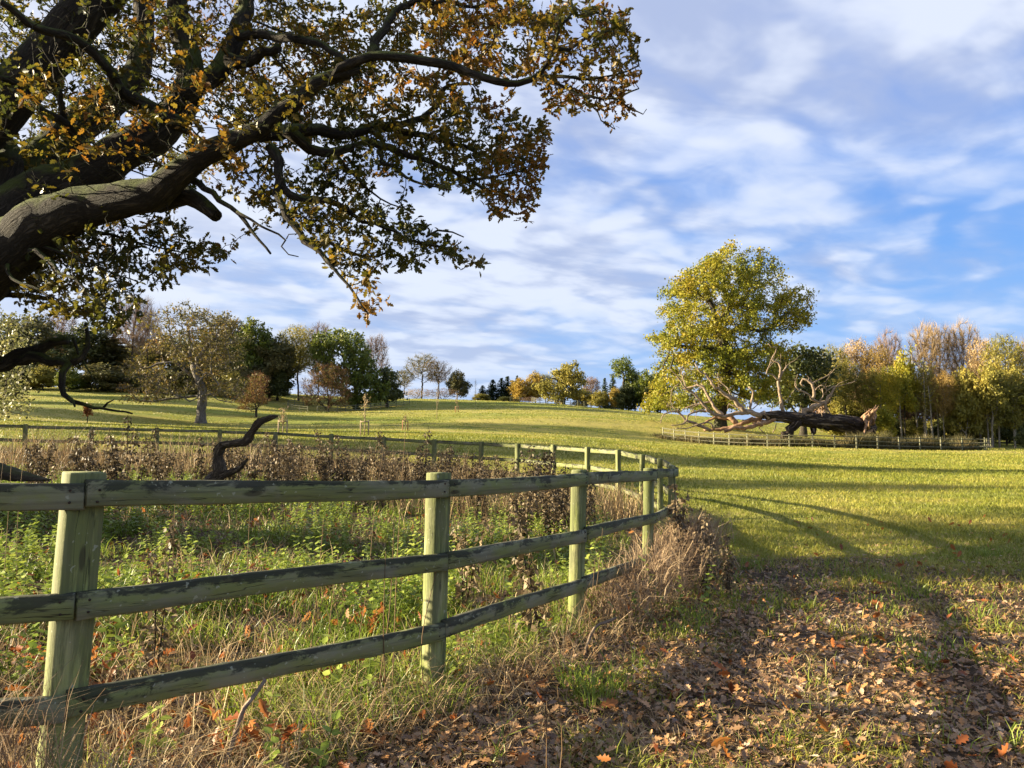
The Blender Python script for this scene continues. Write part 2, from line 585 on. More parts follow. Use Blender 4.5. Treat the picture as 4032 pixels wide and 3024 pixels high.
def timber_mat(name, grey, green, dark, axis, stain=0.6, edge=True, far=False):
    """weathered softwood: grain along `axis`, algae patches, black stain creeping down from the upper edge"""
    m, t, o = mat(name)
    tcn = t.add('ShaderNodeTexCoord')
    oi = t.add('ShaderNodeObjectInfo')
    off = t.add('ShaderNodeVectorMath', operation='ADD')
    cb = t.add('ShaderNodeCombineXYZ')
    r10 = t.math('MULTIPLY', oi.outputs['Random'], 37.0)
    t.link(r10, cb.inputs[0]); t.link(r10, cb.inputs[1]); t.link(r10, cb.inputs[2])
    t.link(tcn.outputs['Object'], off.inputs[0]); t.link(cb.outputs[0], off.inputs[1])
    v = off.outputs[0]
    gs = {0: (2.0, 45, 45), 2: (45, 45, 2.0)}[axis]
    grain = t.noise(t.mapping(v, gs), 1.0, 5, 0.6, 0.2)
    patch = t.noise(t.mapping(v, {0: (3.0, 8, 8), 2: (8, 8, 3.0)}[axis]), 1.0, 5, 0.6, 0.4)
    fine = t.noise(v, 60.0, 3, 0.6)
    col = t.mix(t.smooth(patch, 0.36, 0.62), grey, green)
    col = t.mix(t.math('MULTIPLY', t.smooth(grain, 0.42, 0.62), 0.5), col, tuple(0.45 * c for c in grey))
    lens = t.noise(t.mapping(v, {0: (1.2, 26, 26), 2: (26, 26, 1.2)}[axis]), 1.0, 3, 0.5, 0.1)
    crack = t.math('MULTIPLY', t.smooth(t.math('ABSOLUTE', t.math('SUBTRACT', lens, 0.5)), 0.012, 0.0), t.smooth(patch, 0.42, 0.60))
    col = t.mix(t.math('MULTIPLY', crack, 0.85), col, (0.012, 0.010, 0.008))
    st = t.noise(t.mapping(v, {0: (4.5, 9, 9), 2: (9, 9, 1.5)}[axis]), 1.0, 9, 0.72, 0.5)
    st = t.math('ADD', st, t.math('MULTIPLY', t.math('SUBTRACT', grain, 0.5), 0.22))
    if edge:
        sp = t.add('ShaderNodeSeparateXYZ')
        t.link(tcn.outputs['Object'], sp.inputs[0])
        up = t.math('MULTIPLY', sp.outputs[2], 3.6 if axis == 0 else 0.20)
        st = t.math('ADD', st, up)
    sm = t.smooth(st, 0.55, 0.64)
    col = t.mix(t.math('MULTIPLY', sm, stain), col, dark)
    lich = t.smooth(t.noise(v, 34.0, 3, 0.5, 0.3), 0.66, 0.70)
    col = t.mix(t.math('MULTIPLY', lich, 0.55), col, (0.36, 0.37, 0.27))
    kn = t.add('ShaderNodeTexVoronoi')
    kn.inputs['Scale'].default_value = 1.0
    t.link(t.mapping(v, {0: (2.2, 9, 9), 2: (9, 9, 2.2)}[axis]), kn.inputs['Vector'])
    col = t.mix(t.math('MULTIPLY', t.smooth(kn.outputs['Distance'], 0.13, 0.07), 0.7), col, (0.03, 0.024, 0.015))
    p = t.add('ShaderNodeBsdfPrincipled')
    p.inputs['Roughness'].default_value = 0.82
    p.inputs['Specular IOR Level'].default_value = 0.25
    t.link(col, p.inputs['Base Color'])
    b = t.add('ShaderNodeBump')
    b.inputs['Strength'].default_value = 0.5
    b.inputs['Distance'].default_value = 0.007
    t.link(t.math('SUBTRACT', t.math('ADD', grain, t.math('MULTIPLY', fine, 0.4)), t.math('MULTIPLY', crack, 1.5)), b.inputs['Height'])
    t.link(b.outputs[0], p.inputs['Normal'])
    t.link(p.outputs[0], o.inputs[0])
    return m


M_RAIL = timber_mat('rail_timber', (0.185, 0.18, 0.115), (0.165, 0.185, 0.06), (0.016, 0.017, 0.012), 0, 0.82)
M_POST = timber_mat('post_timber', (0.27, 0.27, 0.13), (0.235, 0.265, 0.08), (0.06, 0.07, 0.03), 2, 0.55)
M_FARTIMBER = timber_mat('pale_fence_timber', (0.22, 0.20, 0.14), (0.17, 0.18, 0.09), (0.07, 0.07, 0.05), 0, 0.4, False)
M_DARKRAIL = timber_mat('dull_fence_timber', (0.12, 0.105, 0.075), (0.10, 0.105, 0.055), (0.04, 0.04, 0.03), 0, 0.5, False)
M_NAIL = plain_mat('rusty_nail', [(0.3, (0.02, 0.015, 0.012)), (0.7, (0.05, 0.03, 0.02))], 40, 0.6)
M_BARK = bark_mat('oak_bark', (0.028, 0.023, 0.017), (0.068, 0.056, 0.04), (0.075, 0.095, 0.018), 3.0, 0.9, moss_amt=0.75)
M_BARK_FAR = bark_mat('dark_bark', (0.05, 0.04, 0.03), (0.10, 0.085, 0.065), (0.07, 0.08, 0.03), 1.2, 0.5)
M_BARK_GREY = bark_mat('grey_bark', (0.16, 0.14, 0.12), (0.30, 0.27, 0.235), None, 1.4, 0.7)
M_BARK_PALE = bark_mat('birch_bark', (0.22, 0.19, 0.15), (0.40, 0.35, 0.27), None, 2.0, 0.3)
M_DEADBARK = bark_mat('dead_bark', (0.030, 0.021, 0.016), (0.075, 0.055, 0.042), None, 0.9, 1.0, streak=(0.20, 0.155, 0.115))
M_BLEACH = bark_mat('bleached_wood', (0.23, 0.165, 0.115), (0.46, 0.35, 0.25), None, 1.6, 0.5)
M_TORN = plain_mat('torn_heartwood', [(0.3, (0.08, 0.05, 0.035)), (0.5, (0.22, 0.13, 0.075)), (0.75, (0.42, 0.28, 0.18))], 2.6, 0.9, 6, 0.9)
M_DRIFT = bark_mat('weathered_dead_wood', (0.07, 0.052, 0.036), (0.17, 0.13, 0.09), None, 5.0, 1.0, streak=(0.28, 0.22, 0.155))
M_TWIG_BROWN = leaf_mat('brown_twigs', [(0.2, (0.15, 0.10, 0.07)), (0.6, (0.25, 0.17, 0.115)), (0.9, (0.33, 0.22, 0.14))], 0.1, 0.8, 0.1, 0.15)
M_TWIG_GREY = leaf_mat('grey_twigs', [(0.2, (0.11, 0.085, 0.065)), (0.8, (0.22, 0.17, 0.125))], 0.1, 0.8, 0.1, 0.15)
M_TWIG_RED = leaf_mat('reddish_twigs', [(0.2, (0.12, 0.06, 0.035)), (0.6, (0.22, 0.105, 0.055)), (0.9, (0.14, 0.11, 0.04))], 0.15, 0.8, 0.1, 0.3)
M_TWIG_TAN = leaf_mat('tan_twigs', [(0.2, (0.24, 0.165, 0.085)), (0.55, (0.36, 0.26, 0.13)), (0.9, (0.42, 0.28, 0.13))], 0.2, 0.8, 0.1, 0.15)

LM_OAKNEAR = leaf_mat('autumn_oak_leaves', [(0.12, (0.0297, 0.0363, 0.0073)), (0.38, (0.066, 0.0693, 0.0106)), (0.62, (0.1584, 0.1089, 0.0132)), (0.8, (0.198, 0.0924, 0.0119)), (0.95, (0.132, 0.0429, 0.0106))], 0.5, 0.45, 0.35, 0.5, 0.5)
LM_OAKBIG = leaf_mat('yellow_green_oak_leaves', [(0.1, (0.11, 0.135, 0.016)), (0.45, (0.21, 0.215, 0.022)), (0.75, (0.31, 0.26, 0.025)), (0.95, (0.38, 0.25, 0.03))], 0.35, 0.5, 0.25, 0.16, 0.5)
LM_OAKGREY = leaf_mat('dull_bronze_leaves', [(0.1, (0.07, 0.075, 0.022)), (0.5, (0.14, 0.12, 0.03)), (0.8, (0.23, 0.15, 0.035)), (0.97, (0.26, 0.13, 0.04))], 0.35, 0.5, 0.2, 0.25, 0.5)
LM_GREEN = leaf_mat('green_leaves', [(0.1, (0.055, 0.08, 0.014)), (0.5, (0.115, 0.145, 0.022)), (0.9, (0.19, 0.195, 0.03))], 0.3, 0.5, 0.25, 0.2, 0.4)
LM_DARK = leaf_mat('dark_green_leaves', [(0.1, (0.042, 0.054, 0.018)), (0.6, (0.080, 0.093, 0.026)), (0.95, (0.135, 0.135, 0.034))], 0.25, 0.5, 0.25, 0.2, 0.4)
LM_OLIVE = leaf_mat('olive_leaves', [(0.1, (0.13, 0.125, 0.028)), (0.5, (0.245, 0.22, 0.045)), (0.9, (0.37, 0.29, 0.06))], 0.35, 0.5, 0.2, 0.2, 0.5)
LM_YELLOW = leaf_mat('golden_leaves', [(0.1, (0.22, 0.17, 0.028)), (0.5, (0.36, 0.26, 0.05)), (0.9, (0.46, 0.29, 0.06))], 0.35, 0.5, 0.2, 0.2, 0.4)
LM_ORANGE = leaf_mat('orange_brown_leaves', [(0.1, (0.18, 0.125, 0.04)), (0.5, (0.30, 0.205, 0.06)), (0.9, (0.40, 0.25, 0.07))], 0.35, 0.5, 0.2, 0.2, 0.4)
LM_LIME = leaf_mat('lime_yellow_leaves', [(0.1, (0.16, 0.17, 0.018)), (0.5, (0.28, 0.26, 0.025)), (0.9, (0.42, 0.30, 0.03))], 0.35, 0.5, 0.2, 0.2, 0.4)
LM_CONIFER = leaf_mat('spruce_needles', [(0.1, (0.022, 0.038, 0.022)), (0.6, (0.045, 0.07, 0.035)), (0.95, (0.08, 0.105, 0.04))], 0.12, 0.6, 0.2, 0.3, 0.4)
LM_PALE = leaf_mat('pale_hawthorn_leaves', [(0.1, (0.07, 0.08, 0.028)), (0.5, (0.16, 0.16, 0.055)), (0.9, (0.30, 0.27, 0.11))], 0.35, 0.5, 0.25, 0.6, 0.4)

LM_DULL = leaf_mat('dull_green_leaves', [(0.1, (0.06, 0.065, 0.026)), (0.5, (0.115, 0.11, 0.04)), (0.9, (0.19, 0.15, 0.055))], 0.3, 0.5, 0.2, 0.2, 0.5)
LM_GRASS = leaf_mat('grass_blades', [(0.08, (0.09, 0.1125, 0.0144)), (0.45, (0.2025, 0.216, 0.027)), (0.72, (0.306, 0.2745, 0.0495)), (0.93, (0.414, 0.324, 0.117))], 0.35, 0.5, 0.3, 0.35, 0.4)
LM_RANK = leaf_mat('rank_grass', [(0.08, (0.08, 0.125, 0.014)), (0.5, (0.18, 0.25, 0.026)), (0.8, (0.29, 0.32, 0.055)), (0.95, (0.40, 0.33, 0.13))], 0.45, 0.4, 0.35, 0.8, 0.4)
LM_STRAW = leaf_mat('dry_straw', [(0.1, (0.16, 0.10, 0.05)), (0.5, (0.33, 0.23, 0.115)), (0.9, (0.52, 0.40, 0.22))], 0.25, 0.6, 0.25, 0.8, 0.35)
LM_TANGLE = leaf_mat('dead_tangle', [(0.1, (0.14, 0.09, 0.055)), (0.5, (0.29, 0.20, 0.12)), (0.9, (0.44, 0.33, 0.20))], 0.25, 0.7, 0.2, 1.5, 0.35)
LM_NETTLE = leaf_mat('nettle_leaves', [(0.1, (0.095, 0.1425, 0.019)), (0.5, (0.228, 0.2945, 0.038)), (0.9, (0.38, 0.418, 0.0855))], 0.35, 0.45, 0.35, 0.8, 0.4)
LM_LITTER = leaf_mat('fallen_oak_leaves', [(0.05, (0.09, 0.05, 0.03)), (0.3, (0.19, 0.11, 0.055)), (0.6, (0.31, 0.195, 0.10)), (0.8, (0.38, 0.17, 0.045)), (0.97, (0.52, 0.40, 0.28))], 0.2, 0.45, 0.4, 1.2, 0.15)
LM_RUSSET = leaf_mat('russet_oak_leaves', [(0.1, (0.176, 0.048, 0.016)), (0.5, (0.288, 0.092, 0.024)), (0.9, (0.384, 0.16, 0.04))], 0.4, 0.4, 0.4, 1.2, 0.3)
LM_DOCK = leaf_mat('withered_dock', [(0.1, (0.04, 0.03, 0.018)), (0.45, (0.10, 0.075, 0.042)), (0.75, (0.21, 0.15, 0.08)), (0.95, (0.42, 0.32, 0.19))], 0.2, 0.6, 0.25, 1.0, 0.35)

# ground: grass sheet with worn earth
m, t, o = mat('ground')
g = t.add('ShaderNodeNewGeometry')
pos = g.outputs['Position']
at = t.add('ShaderNodeAttribute', attribute_name='earth')
dirtmask = at.outputs['Fac']
a = t.noise(t.mapping(pos, (0.06, 0.13, 0.1)), 1.0, 5, 0.6, 0.6)
b_ = t.noise(t.mapping(pos, (0.45, 1.3, 0.5)), 1.0, 6, 0.65, 0.3)
c_ = t.noise(pos, 9.0, 4, 0.6)
tuss = t.noise(t.mapping(pos, (1.1, 2.6, 1)), 1.0, 6, 0.7, 0.2)
far_n = t.noise(t.mapping(pos, (0.018, 0.085, 0.1)), 1.0, 6, 0.62, 0.5)
gr = t.mix(t.smooth(a, 0.35, 0.65), (0.17, 0.195, 0.026), (0.26, 0.24, 0.045))
gr = t.mix(t.math('MULTIPLY', t.smooth(b_, 0.45, 0.66), 0.75), gr, (0.37, 0.29, 0.09))
gr = t.mix(t.math('MULTIPLY', t.smooth(far_n, 0.46, 0.62), 0.55), gr, (0.40, 0.32, 0.10))
gr = t.mix(t.math('MULTIPLY', t.smooth(far_n, 0.50, 0.36), 0.5), gr, (0.12, 0.17, 0.022))
gr = t.mix(t.math('MULTIPLY', t.smooth(tuss, 0.52, 0.75), 0.35), gr, (0.06, 0.085, 0.018))
gr = t.mix(t.math('MULTIPLY', t.smooth(c_, 0.4, 0.7), 0.35), gr, (0.10, 0.13, 0.02))
er = t.mix(t.smooth(c_, 0.35, 0.65), (0.045, 0.031, 0.020), (0.12, 0.082, 0.05))
er = t.mix(t.math('MULTIPLY', t.smooth(b_, 0.5, 0.7), 0.4), er, (0.06, 0.06, 0.02))
f = t.math('ADD', dirtmask, t.math('MULTIPLY', t.math('SUBTRACT', t.noise(pos, 2.2, 5, 0.65), 0.5), 0.9))
col = t.mix(t.smooth(f, 0.28, 0.58), gr, er)
p = t.add('ShaderNodeBsdfPrincipled')
p.inputs['Roughness'].default_value = 0.95
p.inputs['Specular IOR Level'].default_value = 0.1
t.link(col, p.inputs['Base Color'])
bp = t.add('ShaderNodeBump')
bp.inputs['Strength'].default_value = 1.0
bp.inputs['Distance'].default_value = 0.16
t.link(t.math('ADD', tuss, t.math('MULTIPLY', c_, 0.25)), bp.inputs['Height'])
t.link(bp.outputs[0], p.inputs['Normal'])
t.link(p.outputs[0], o.inputs[0])
M_GROUND = m


# ------------------------------------------------------------------ ground sheet
def axis_pts(lo, hi, n, dense):
    s = np.linspace(np.arcsinh(lo / dense), np.arcsinh(hi / dense), n)
    return np.sinh(s) * dense


xs = axis_pts(-2500, 2500, 340, 4.0)
ys = axis_pts(-600, 3000, 360, 5.0) + 4.0
gx, gy = np.meshgrid(xs, ys)
zz = ground(gx.ravel(), gy.ravel())
V = np.stack([gx.ravel(), gy.ravel(), zz], 1)
nx, ny = len(xs), len(ys)
i = np.arange(ny - 1)[:, None] * nx
j = np.arange(nx - 1)[None]
q = np.stack([i + j, i + j + 1, i + nx + j + 1, i + nx + j], -1).reshape(-1)
me = mesh_np('ground', V, q, np.arange(0, len(q), 4), True)
at = me.attributes.new('earth', 'FLOAT', 'POINT')
em = litter_mask(V[:, 0], V[:, 1])
at.data.foreach_set('value', em.astype(np.float32))
tag(obj('ground', me, None, [M_GROUND]), 'grassy parkland rising to a low hill, worn earth beside the near fence', 'ground', None, 'structure')


# ------------------------------------------------------------------ tree growing (space colonisation)
def grow(seed_pts, seed_par, A, step, di, dk, iters=120, up=0.0, jitter=0.15, r=None):
    r = r or rng
    N = np.array(seed_pts, float); par = list(seed_par)
    A = np.array(A, float)
    alive = np.ones(len(A), bool)
    # nearest node for every attractor
    nd = np.full(len(A), 1e9); ni = np.zeros(len(A), int)
    for s in range(0, len(N), 2000):
        d = np.linalg.norm(A[:, None] - N[None, s:s + 2000], axis=2)
        k = d.argmin(1); dm = d[np.arange(len(A)), k]
        u_ = dm < nd
        nd[u_] = dm[u_]; ni[u_] = k[u_] + s
    nodes = [N]; cnt = len(N)
    allN = N
    for it in range(iters):
        act = alive & (nd < di)
        if not act.any():
            break
        idx = ni[act]
        dv = norm(A[act] - allN[idx])
        u_, inv = np.unique(idx, return_inverse=True)
        S = np.zeros((len(u_), 3))
        np.add.at(S, inv, dv)
        S = norm(S) + r.standard_normal(S.shape) * jitter
        S[:, 2] += up
        S = norm(S)
        new = allN[u_] + S * step
        base = cnt
        par += list(u_)
        allN = np.vstack([allN, new]); cnt = len(allN)
        ia = np.where(alive)[0]
        d = np.linalg.norm(A[ia][:, None] - new[None], axis=2)
        k = d.argmin(1); dm = d[np.arange(len(ia)), k]
        b = dm < nd[ia]
        nd[ia[b]] = dm[b]; ni[ia[b]] = k[b] + base
        alive &= nd > dk
    return allN, np.array(par)


def radii(par, tip, expo=2.4, fixed=None):
    n = len(par)
    acc = np.zeros(n); kids = np.zeros(n, int)
    for i in range(n - 1, -1, -1):
        if kids[i] == 0:
            acc[i] = tip ** expo
        p = par[i]
        if p >= 0:
            acc[p] += acc[i]; kids[p] += 1
    rad = acc ** (1 / expo)
    if fixed is not None:
        for i, v in fixed.items():
            rad[i] = v
    return rad, kids


def chains(par, rad):
    n = len(par)
    ch = [[] for _ in range(n)]
    for i, p in enumerate(par):
        if p >= 0:
            ch[p].append(i)
    out = []
    stack = [(i, None) for i, p in enumerate(par) if p < 0]
    while stack:
        s, pre = stack.pop()
        c = [pre, s] if pre is not None else [s]
        cur = s
        while ch[cur]:
            best = max(ch[cur], key=lambda q_: rad[q_])
            for q_ in ch[cur]:
                if q_ != best:
                    stack.append((q_, cur))
            c.append(best); cur = best
        out.append(c)
    return out


def skeleton_mesh(G, N, par, rad, minr=0.0, sides=None, wob=0.0):
    for c in chains(par, rad):
        c = [k for k in c]
        P = N[c]; R = rad[c].copy()
        if len(c) > 1 and c[0] == par[c[1]]:
            R[0] = min(R[0], R[1] * 1.25)
        if R.max() < minr or len(c) < 2:
            continue
        keep = np.where(R >= minr)[0]
        if len(keep) < 2:
            continue
        P = P[:keep[-1] + 1]; R = R[:keep[-1] + 1]
        n = sides or (9 if R.max() > 0.25 else 6 if R.max() > 0.07 else 4 if R.max() > .03 else 3)
        G.tube(P, R, n, cap=False, wob=wob if R.max() > .15 else 0)


OAK_T = [(0, 0, 0), (0, .35, .02), (0, .7, .02), (0, 1, 0),
         (-.05, .12, .02), (-.19, .22, .06), (-.09, .34, .03), (-.30, .5, .09), (-.15, .6, .05), (-.26, .76, .07), (-.12, .83, .03), (-.10, .96, .02),
         (.05, .12, .02), (.19, .22, .06), (.09, .34, .03), (.30, .5, .09), (.15, .6, .05), (.26, .76, .07), (.12, .83, .03), (.10, .96, .02)]
OAK_F = [(0, 1, 2, 3, 11, 10, 9, 8, 7, 6, 5, 4), (0, 12, 13, 14, 15, 16, 17, 18, 19, 3, 2, 1)]
QUAD_T = [(0, 0, 0), (.32, .45, .08), (0, 1, 0), (-.32, .5, .06)]
QUAD_F = [(0, 1, 2, 3)]
CLUMP_T = [(0, 0, 0), (.30, .2, .1), (.16, .42, 0), (.36, .7, .1), (.06, .72, .05), (-.02, 1, .1), (-.2, .66, .05), (-.4, .6, .12), (-.2, .35, 0), (-.34, .12, .1)]
CLUMP_F = [tuple(range(10))]


def leaf_cloud(G, pts, k, sigma, size, rr, T=CLUMP_T, F=CLUMP_F, flat=0.0, sz_var=0.35):
    """k leaf clusters scattered about each point"""
    N = len(pts) * k
    P = np.repeat(pts, k, 0) + rr.standard_normal((N, 3)) * np.array([sigma, sigma, sigma * 0.7])
    R = frames(N, np.array([0, 0, 1.0]) if flat else None, 1.0 / flat if flat else 1.0, r=rr)
    s = size * (1 - sz_var + 2 * sz_var * rr.random(N))
    base = np.repeat(rr.random(len(pts)), k) * 0.35 + rr.random(N) * 0.65
    G.template(T, F, P - R[:, :, 1] * (s * 0.5)[:, None], R, s, rnd=base)


def twig_cloud(G, N, par, idx, k, length, width, rr, up=0.35):
    """fine bare twigs: k thin tapering slivers from each node in idx"""
    n = len(idx) * k
    base = np.repeat(N[idx], k, 0)
    d0 = np.repeat(norm(N[idx] - N[np.maximum(par[idx], 0)] + 1e-6), k, 0)
    d = norm(d0 + rr.standard_normal((n, 3)) * 0.55 + np.array([0, 0, up]))
    L = length * (0.5 + rr.random(n))
    side = norm(np.cross(d, rr.standard_normal((n, 3))))
    wv = width * (0.6 + 0.8 * rr.random(n))
    bend = rr.standard_normal((n, 3)) * 0.12
    m1 = base + d * (L * 0.5)[:, None] + bend * L[:, None]
    e = base + d * L[:, None] + np.array([0, 0, 0.06]) * L[:, None]
    V = np.stack([base - side * wv[:, None], base + side * wv[:, None], m1 + side * (wv * .7)[:, None], e, m1 - side * (wv * .7)[:, None]], 1).reshape(-1, 3)
    fl = (np.array([0, 1, 2, 4, 4, 2, 3])[None] + (np.arange(n) * 5)[:, None]).ravel()
    G.add(V, fl, np.tile([4, 3], n), np.repeat(rr.random(n), 2))


def ell_points(ells, n, rr):
    """points in a union of ellipsoids (cx,cy,cz,rx,ry,rz)"""
    E = np.array(ells, float)
    wgt = E[:, 3] * E[:, 4] * E[:, 5]
    idx = rr.choice(len(E), n, p=wgt / wgt.sum())
    d = norm(rr.standard_normal((n, 3))) * (rr.random(n) ** (1 / 2.2))[:, None]
    return E[idx, :3] + d * E[idx, 3:]


class Proto:
    pass


def make_proto(kind, seed):
    rr = np.random.default_rng(seed)
    p = Proto(); p.H = 16.0; p.W = 12.0
    GT = Geo(); GC = Geo()
    if kind == 'conifer':
        p.W = 7.0
        GT.tube([(0, 0, -.4), (0.05, 0, 5), (0, .05, 11), (0, 0, 16)], [.3, .24, .12, .02], 7)
        pts = []
        z = 1.0
        while z < 15.8:
            R = 3.5 * (1 - z / 16.4) ** 0.85 * (0.85 + .3 * rr.random())
            nb = int(7 + 4 * rr.random())
            for q_ in range(nb):
                a = rr.random() * 6.28
                Lb = R * (0.75 + .4 * rr.random())
                m_ = max(2, int(Lb / .35))
                tt = np.linspace(.15, 1, m_)
                zc_ = z - Lb * .28 * tt + Lb * .14 * tt ** 2
                pts.append(np.stack([np.cos(a) * Lb * tt, np.sin(a) * Lb * tt, zc_], 1))
            z += .36 + .25 * rr.random()
        pts = np.concatenate(pts)
        leaf_cloud(GC, pts, 3, .14, .55, rr, flat=.8)
        p.trunk = GT.build('trunk', True); p.crown = GC.build('crown')
        return p
    if kind == 'shrub':
        p.H = 8.0; p.W = 9.0
        ells = [(0, 0, 4.2, 4.0, 4.0, 3.4), (1.2, .6, 3.0, 3.3, 3.3, 2.6), (-1.4, -.5, 3.2, 3.0, 3.0, 2.8)]
        seeds = []; par = []
        for q_ in range(6):
            a = q_ * 1.05 + rr.random(); prev = -1
            for s in range(4):
                seeds.append((np.cos(a) * (.25 + .22 * s), np.sin(a) * (.25 + .22 * s), -.2 + s * .42))
                par.append(prev if prev >= 0 else -1); prev = len(seeds) - 1
        A = ell_points(ells, 520, rr)
        N, par = grow(seeds, par, A, .32, 4, .42, 80, .05, .2, rr)
        rad, kids = radii(par, .014, 2.3)
        skeleton_mesh(GT, N, par, rad, .02)
        thin = np.where(rad < .035)[0]
        twig_cloud(GC, N, par, thin, 7, .75, .010, rr, .2)
        leaf_cloud(GC, N[thin], 2, .25, .16, rr)
        p.trunk = GT.build('trunk', True); p.crown = GC.build('crown')
        return p
    if kind == 'broad':
        ells = [(0, 0, 11.5, 3.6, 3.6, 4.2)]
        for q_ in range(9):
            a = q_ * 2.4 + rr.random(); R = 2.2 + 1.8 * rr.random(); z = 5 + 7.5 * rr.random()
            ells.append((np.cos(a) * R, np.sin(a) * R, z, 1.9 + rr.random(), 1.9 + rr.random(), 1.4 + rr.random() * .8))
        base_h = 3.6; nA = 480; tip = .028
    elif kind == 'bushy':      # foliage to the ground, dense
        p.H = 12.0; p.W = 12.0
        ells = [(0, 0, 7.2, 4.0, 4.0, 4.6)]
        for q_ in range(10):
            a = q_ * 2.4 + rr.random(); R = 2.5 + 1.6 * rr.random(); z = 1.6 + 6.0 * rr.random()
            ells.append((np.cos(a) * R, np.sin(a) * R, z, 1.7 + rr.random(), 1.7 + rr.random(), 1.3 + rr.random()))
        base_h = 1.4; nA = 520; tip = .026
    else:                      # bare / sparse: tall, fan of ascending limbs
        p.W = 10.0
        ells = [(0, 0, 12.2, 3.8, 3.8, 3.8), (1.6, .6, 9.2, 3.0, 3.0, 3.0), (-1.8, -.4, 9.5, 2.8, 2.8, 3.0), (.2, .8, 13.4, 2.6, 2.6, 2.6)]
        base_h = 5.2; nA = 560; tip = .022
    seeds = [(0, 0, -.3)]; par = [-1]
    z = 0.0; x = y = 0.0
    while z < base_h:
        z += .4; x += rr.normal() * .05; y += rr.normal() * .05
        seeds.append((x, y, z)); par.append(len(seeds) - 2)
    A = ell_points(ells, nA, rr)
    N, par = grow(seeds, par, A, .45, 20, .75, 110, .12 if kind in ('bare', 'sparse') else .03, .18, rr)
    rad, kids = radii(par, tip, 2.25)
    rad[:2] *= 1.35
    skeleton_mesh(GT, N, par, rad, .022)
    thin = np.where((rad < .075) & (np.arange(len(rad)) > 5))[0]
    if kind == 'broad':
        leaf_cloud(GC, N[thin], 13, .46, .48, rr, flat=.4)
    elif kind == 'bushy':
        leaf_cloud(GC, N[thin], 16, .5, .52, rr, flat=.4)
    elif kind == 'bare':
        twig_cloud(GC, N, par, thin, 13, 1.3, .019, rr)
    elif kind == 'sparse':
        twig_cloud(GC, N, par, thin, 8, 1.1, .019, rr)
        leaf_cloud(GC, N[thin], 4, .5, .26, rr)
    elif kind == 'hazy':       # thin foliage amid many twigs
        twig_cloud(GC, N, par, thin, 8, 1.1, .019, rr)
        leaf_cloud(GC, N[thin], 12, .5, .27, rr)
    p.trunk = GT.build('trunk', True); p.crown = GC.build('crown')
    return p


PROTO = {}
for kd, ns in (('broad', 3), ('bushy', 3), ('bare', 3), ('sparse', 2), ('hazy', 3), ('conifer', 2), ('shrub', 2)):
    PROTO[kd] = [make_proto(kd, 100 + 17 * q_ + len(kd)) for q_ in range(ns)]
_pc = {k_: 0 for k_ in PROTO}


def set_mat(o, m):
    if not o.data.materials:
        o.data.materials.append(m)
    o.material_slots[0].link = 'OBJECT'
    o.material_slots[0].material = m


def tree(name, kind, px, top, width, d, leafm, barkm, label, cat='tree', group=None, lift=0.0):
    pr = PROTO[kind][_pc[kind] % len(PROTO[kind])]; _pc[kind] += 1
    x = (px - 2016.0) / FPX * d * 1.0
    z0 = gz(x, d)
    ztop = pt(px, top, d)[2]
    H = max(ztop - z0, 1.0)
    Wd = width / FPX * d
    r = empty(name, (x, d, z0), random.random() * 6.28)
    r.scale = (Wd / pr.W, Wd / pr.W, H / pr.H)
    tag(r, label, cat, group)
    a = obj('trunk', pr.trunk, r); set_mat(a, barkm)
    b = obj('crown', pr.crown, r); set_mat(b, leafm)
    return r

#%%FENCES
# ------------------------------------------------------------------ fences
def board(L, h, th, seed, seg=22, warp=0.005):
    """a sawn rail along X: chamfered section, slightly warped"""
    rr = np.random.default_rng(seed)
    ch = min(.006, th * .18)
    sec = np.array([(-th / 2 + ch, -h / 2), (th / 2 - ch, -h / 2), (th / 2, -h / 2 + ch), (th / 2, h / 2 - ch), (th / 2 - ch, h / 2), (-th / 2 + ch, h / 2), (-th / 2, h / 2 - ch), (-th / 2, -h / 2 + ch)])
    xs_ = np.linspace(-L / 2, L / 2, seg + 1)
    wy = warp * np.sin(xs_ * 2.1 + rr.random() * 6); wz = warp * 1.6 * np.sin(xs_ * 1.7 + rr.random() * 6)
    V = np.concatenate([np.stack([np.full(8, x_), sec[:, 0] + wy[k_] + rr.normal(0, .0009, 8), sec[:, 1] + wz[k_] + rr.normal(0, .0016, 8)], 1) for k_, x_ in enumerate(xs_)])
    i_ = np.arange(seg)[:, None] * 8; j_ = np.arange(8)[None]; j2 = (j_ + 1) % 8
    q_ = np.stack([i_ + j_, i_ + j2, i_ + 8 + j2, i_ + 8 + j_], -1).reshape(-1)
    q_ = np.concatenate([q_, np.arange(8)[::-1], seg * 8 + np.arange(8)])
    sz = [4] * (seg * 8) + [8, 8]
    return mesh_np('rail', V, q_, np.concatenate([[0], np.cumsum(sz)[:-1]]))


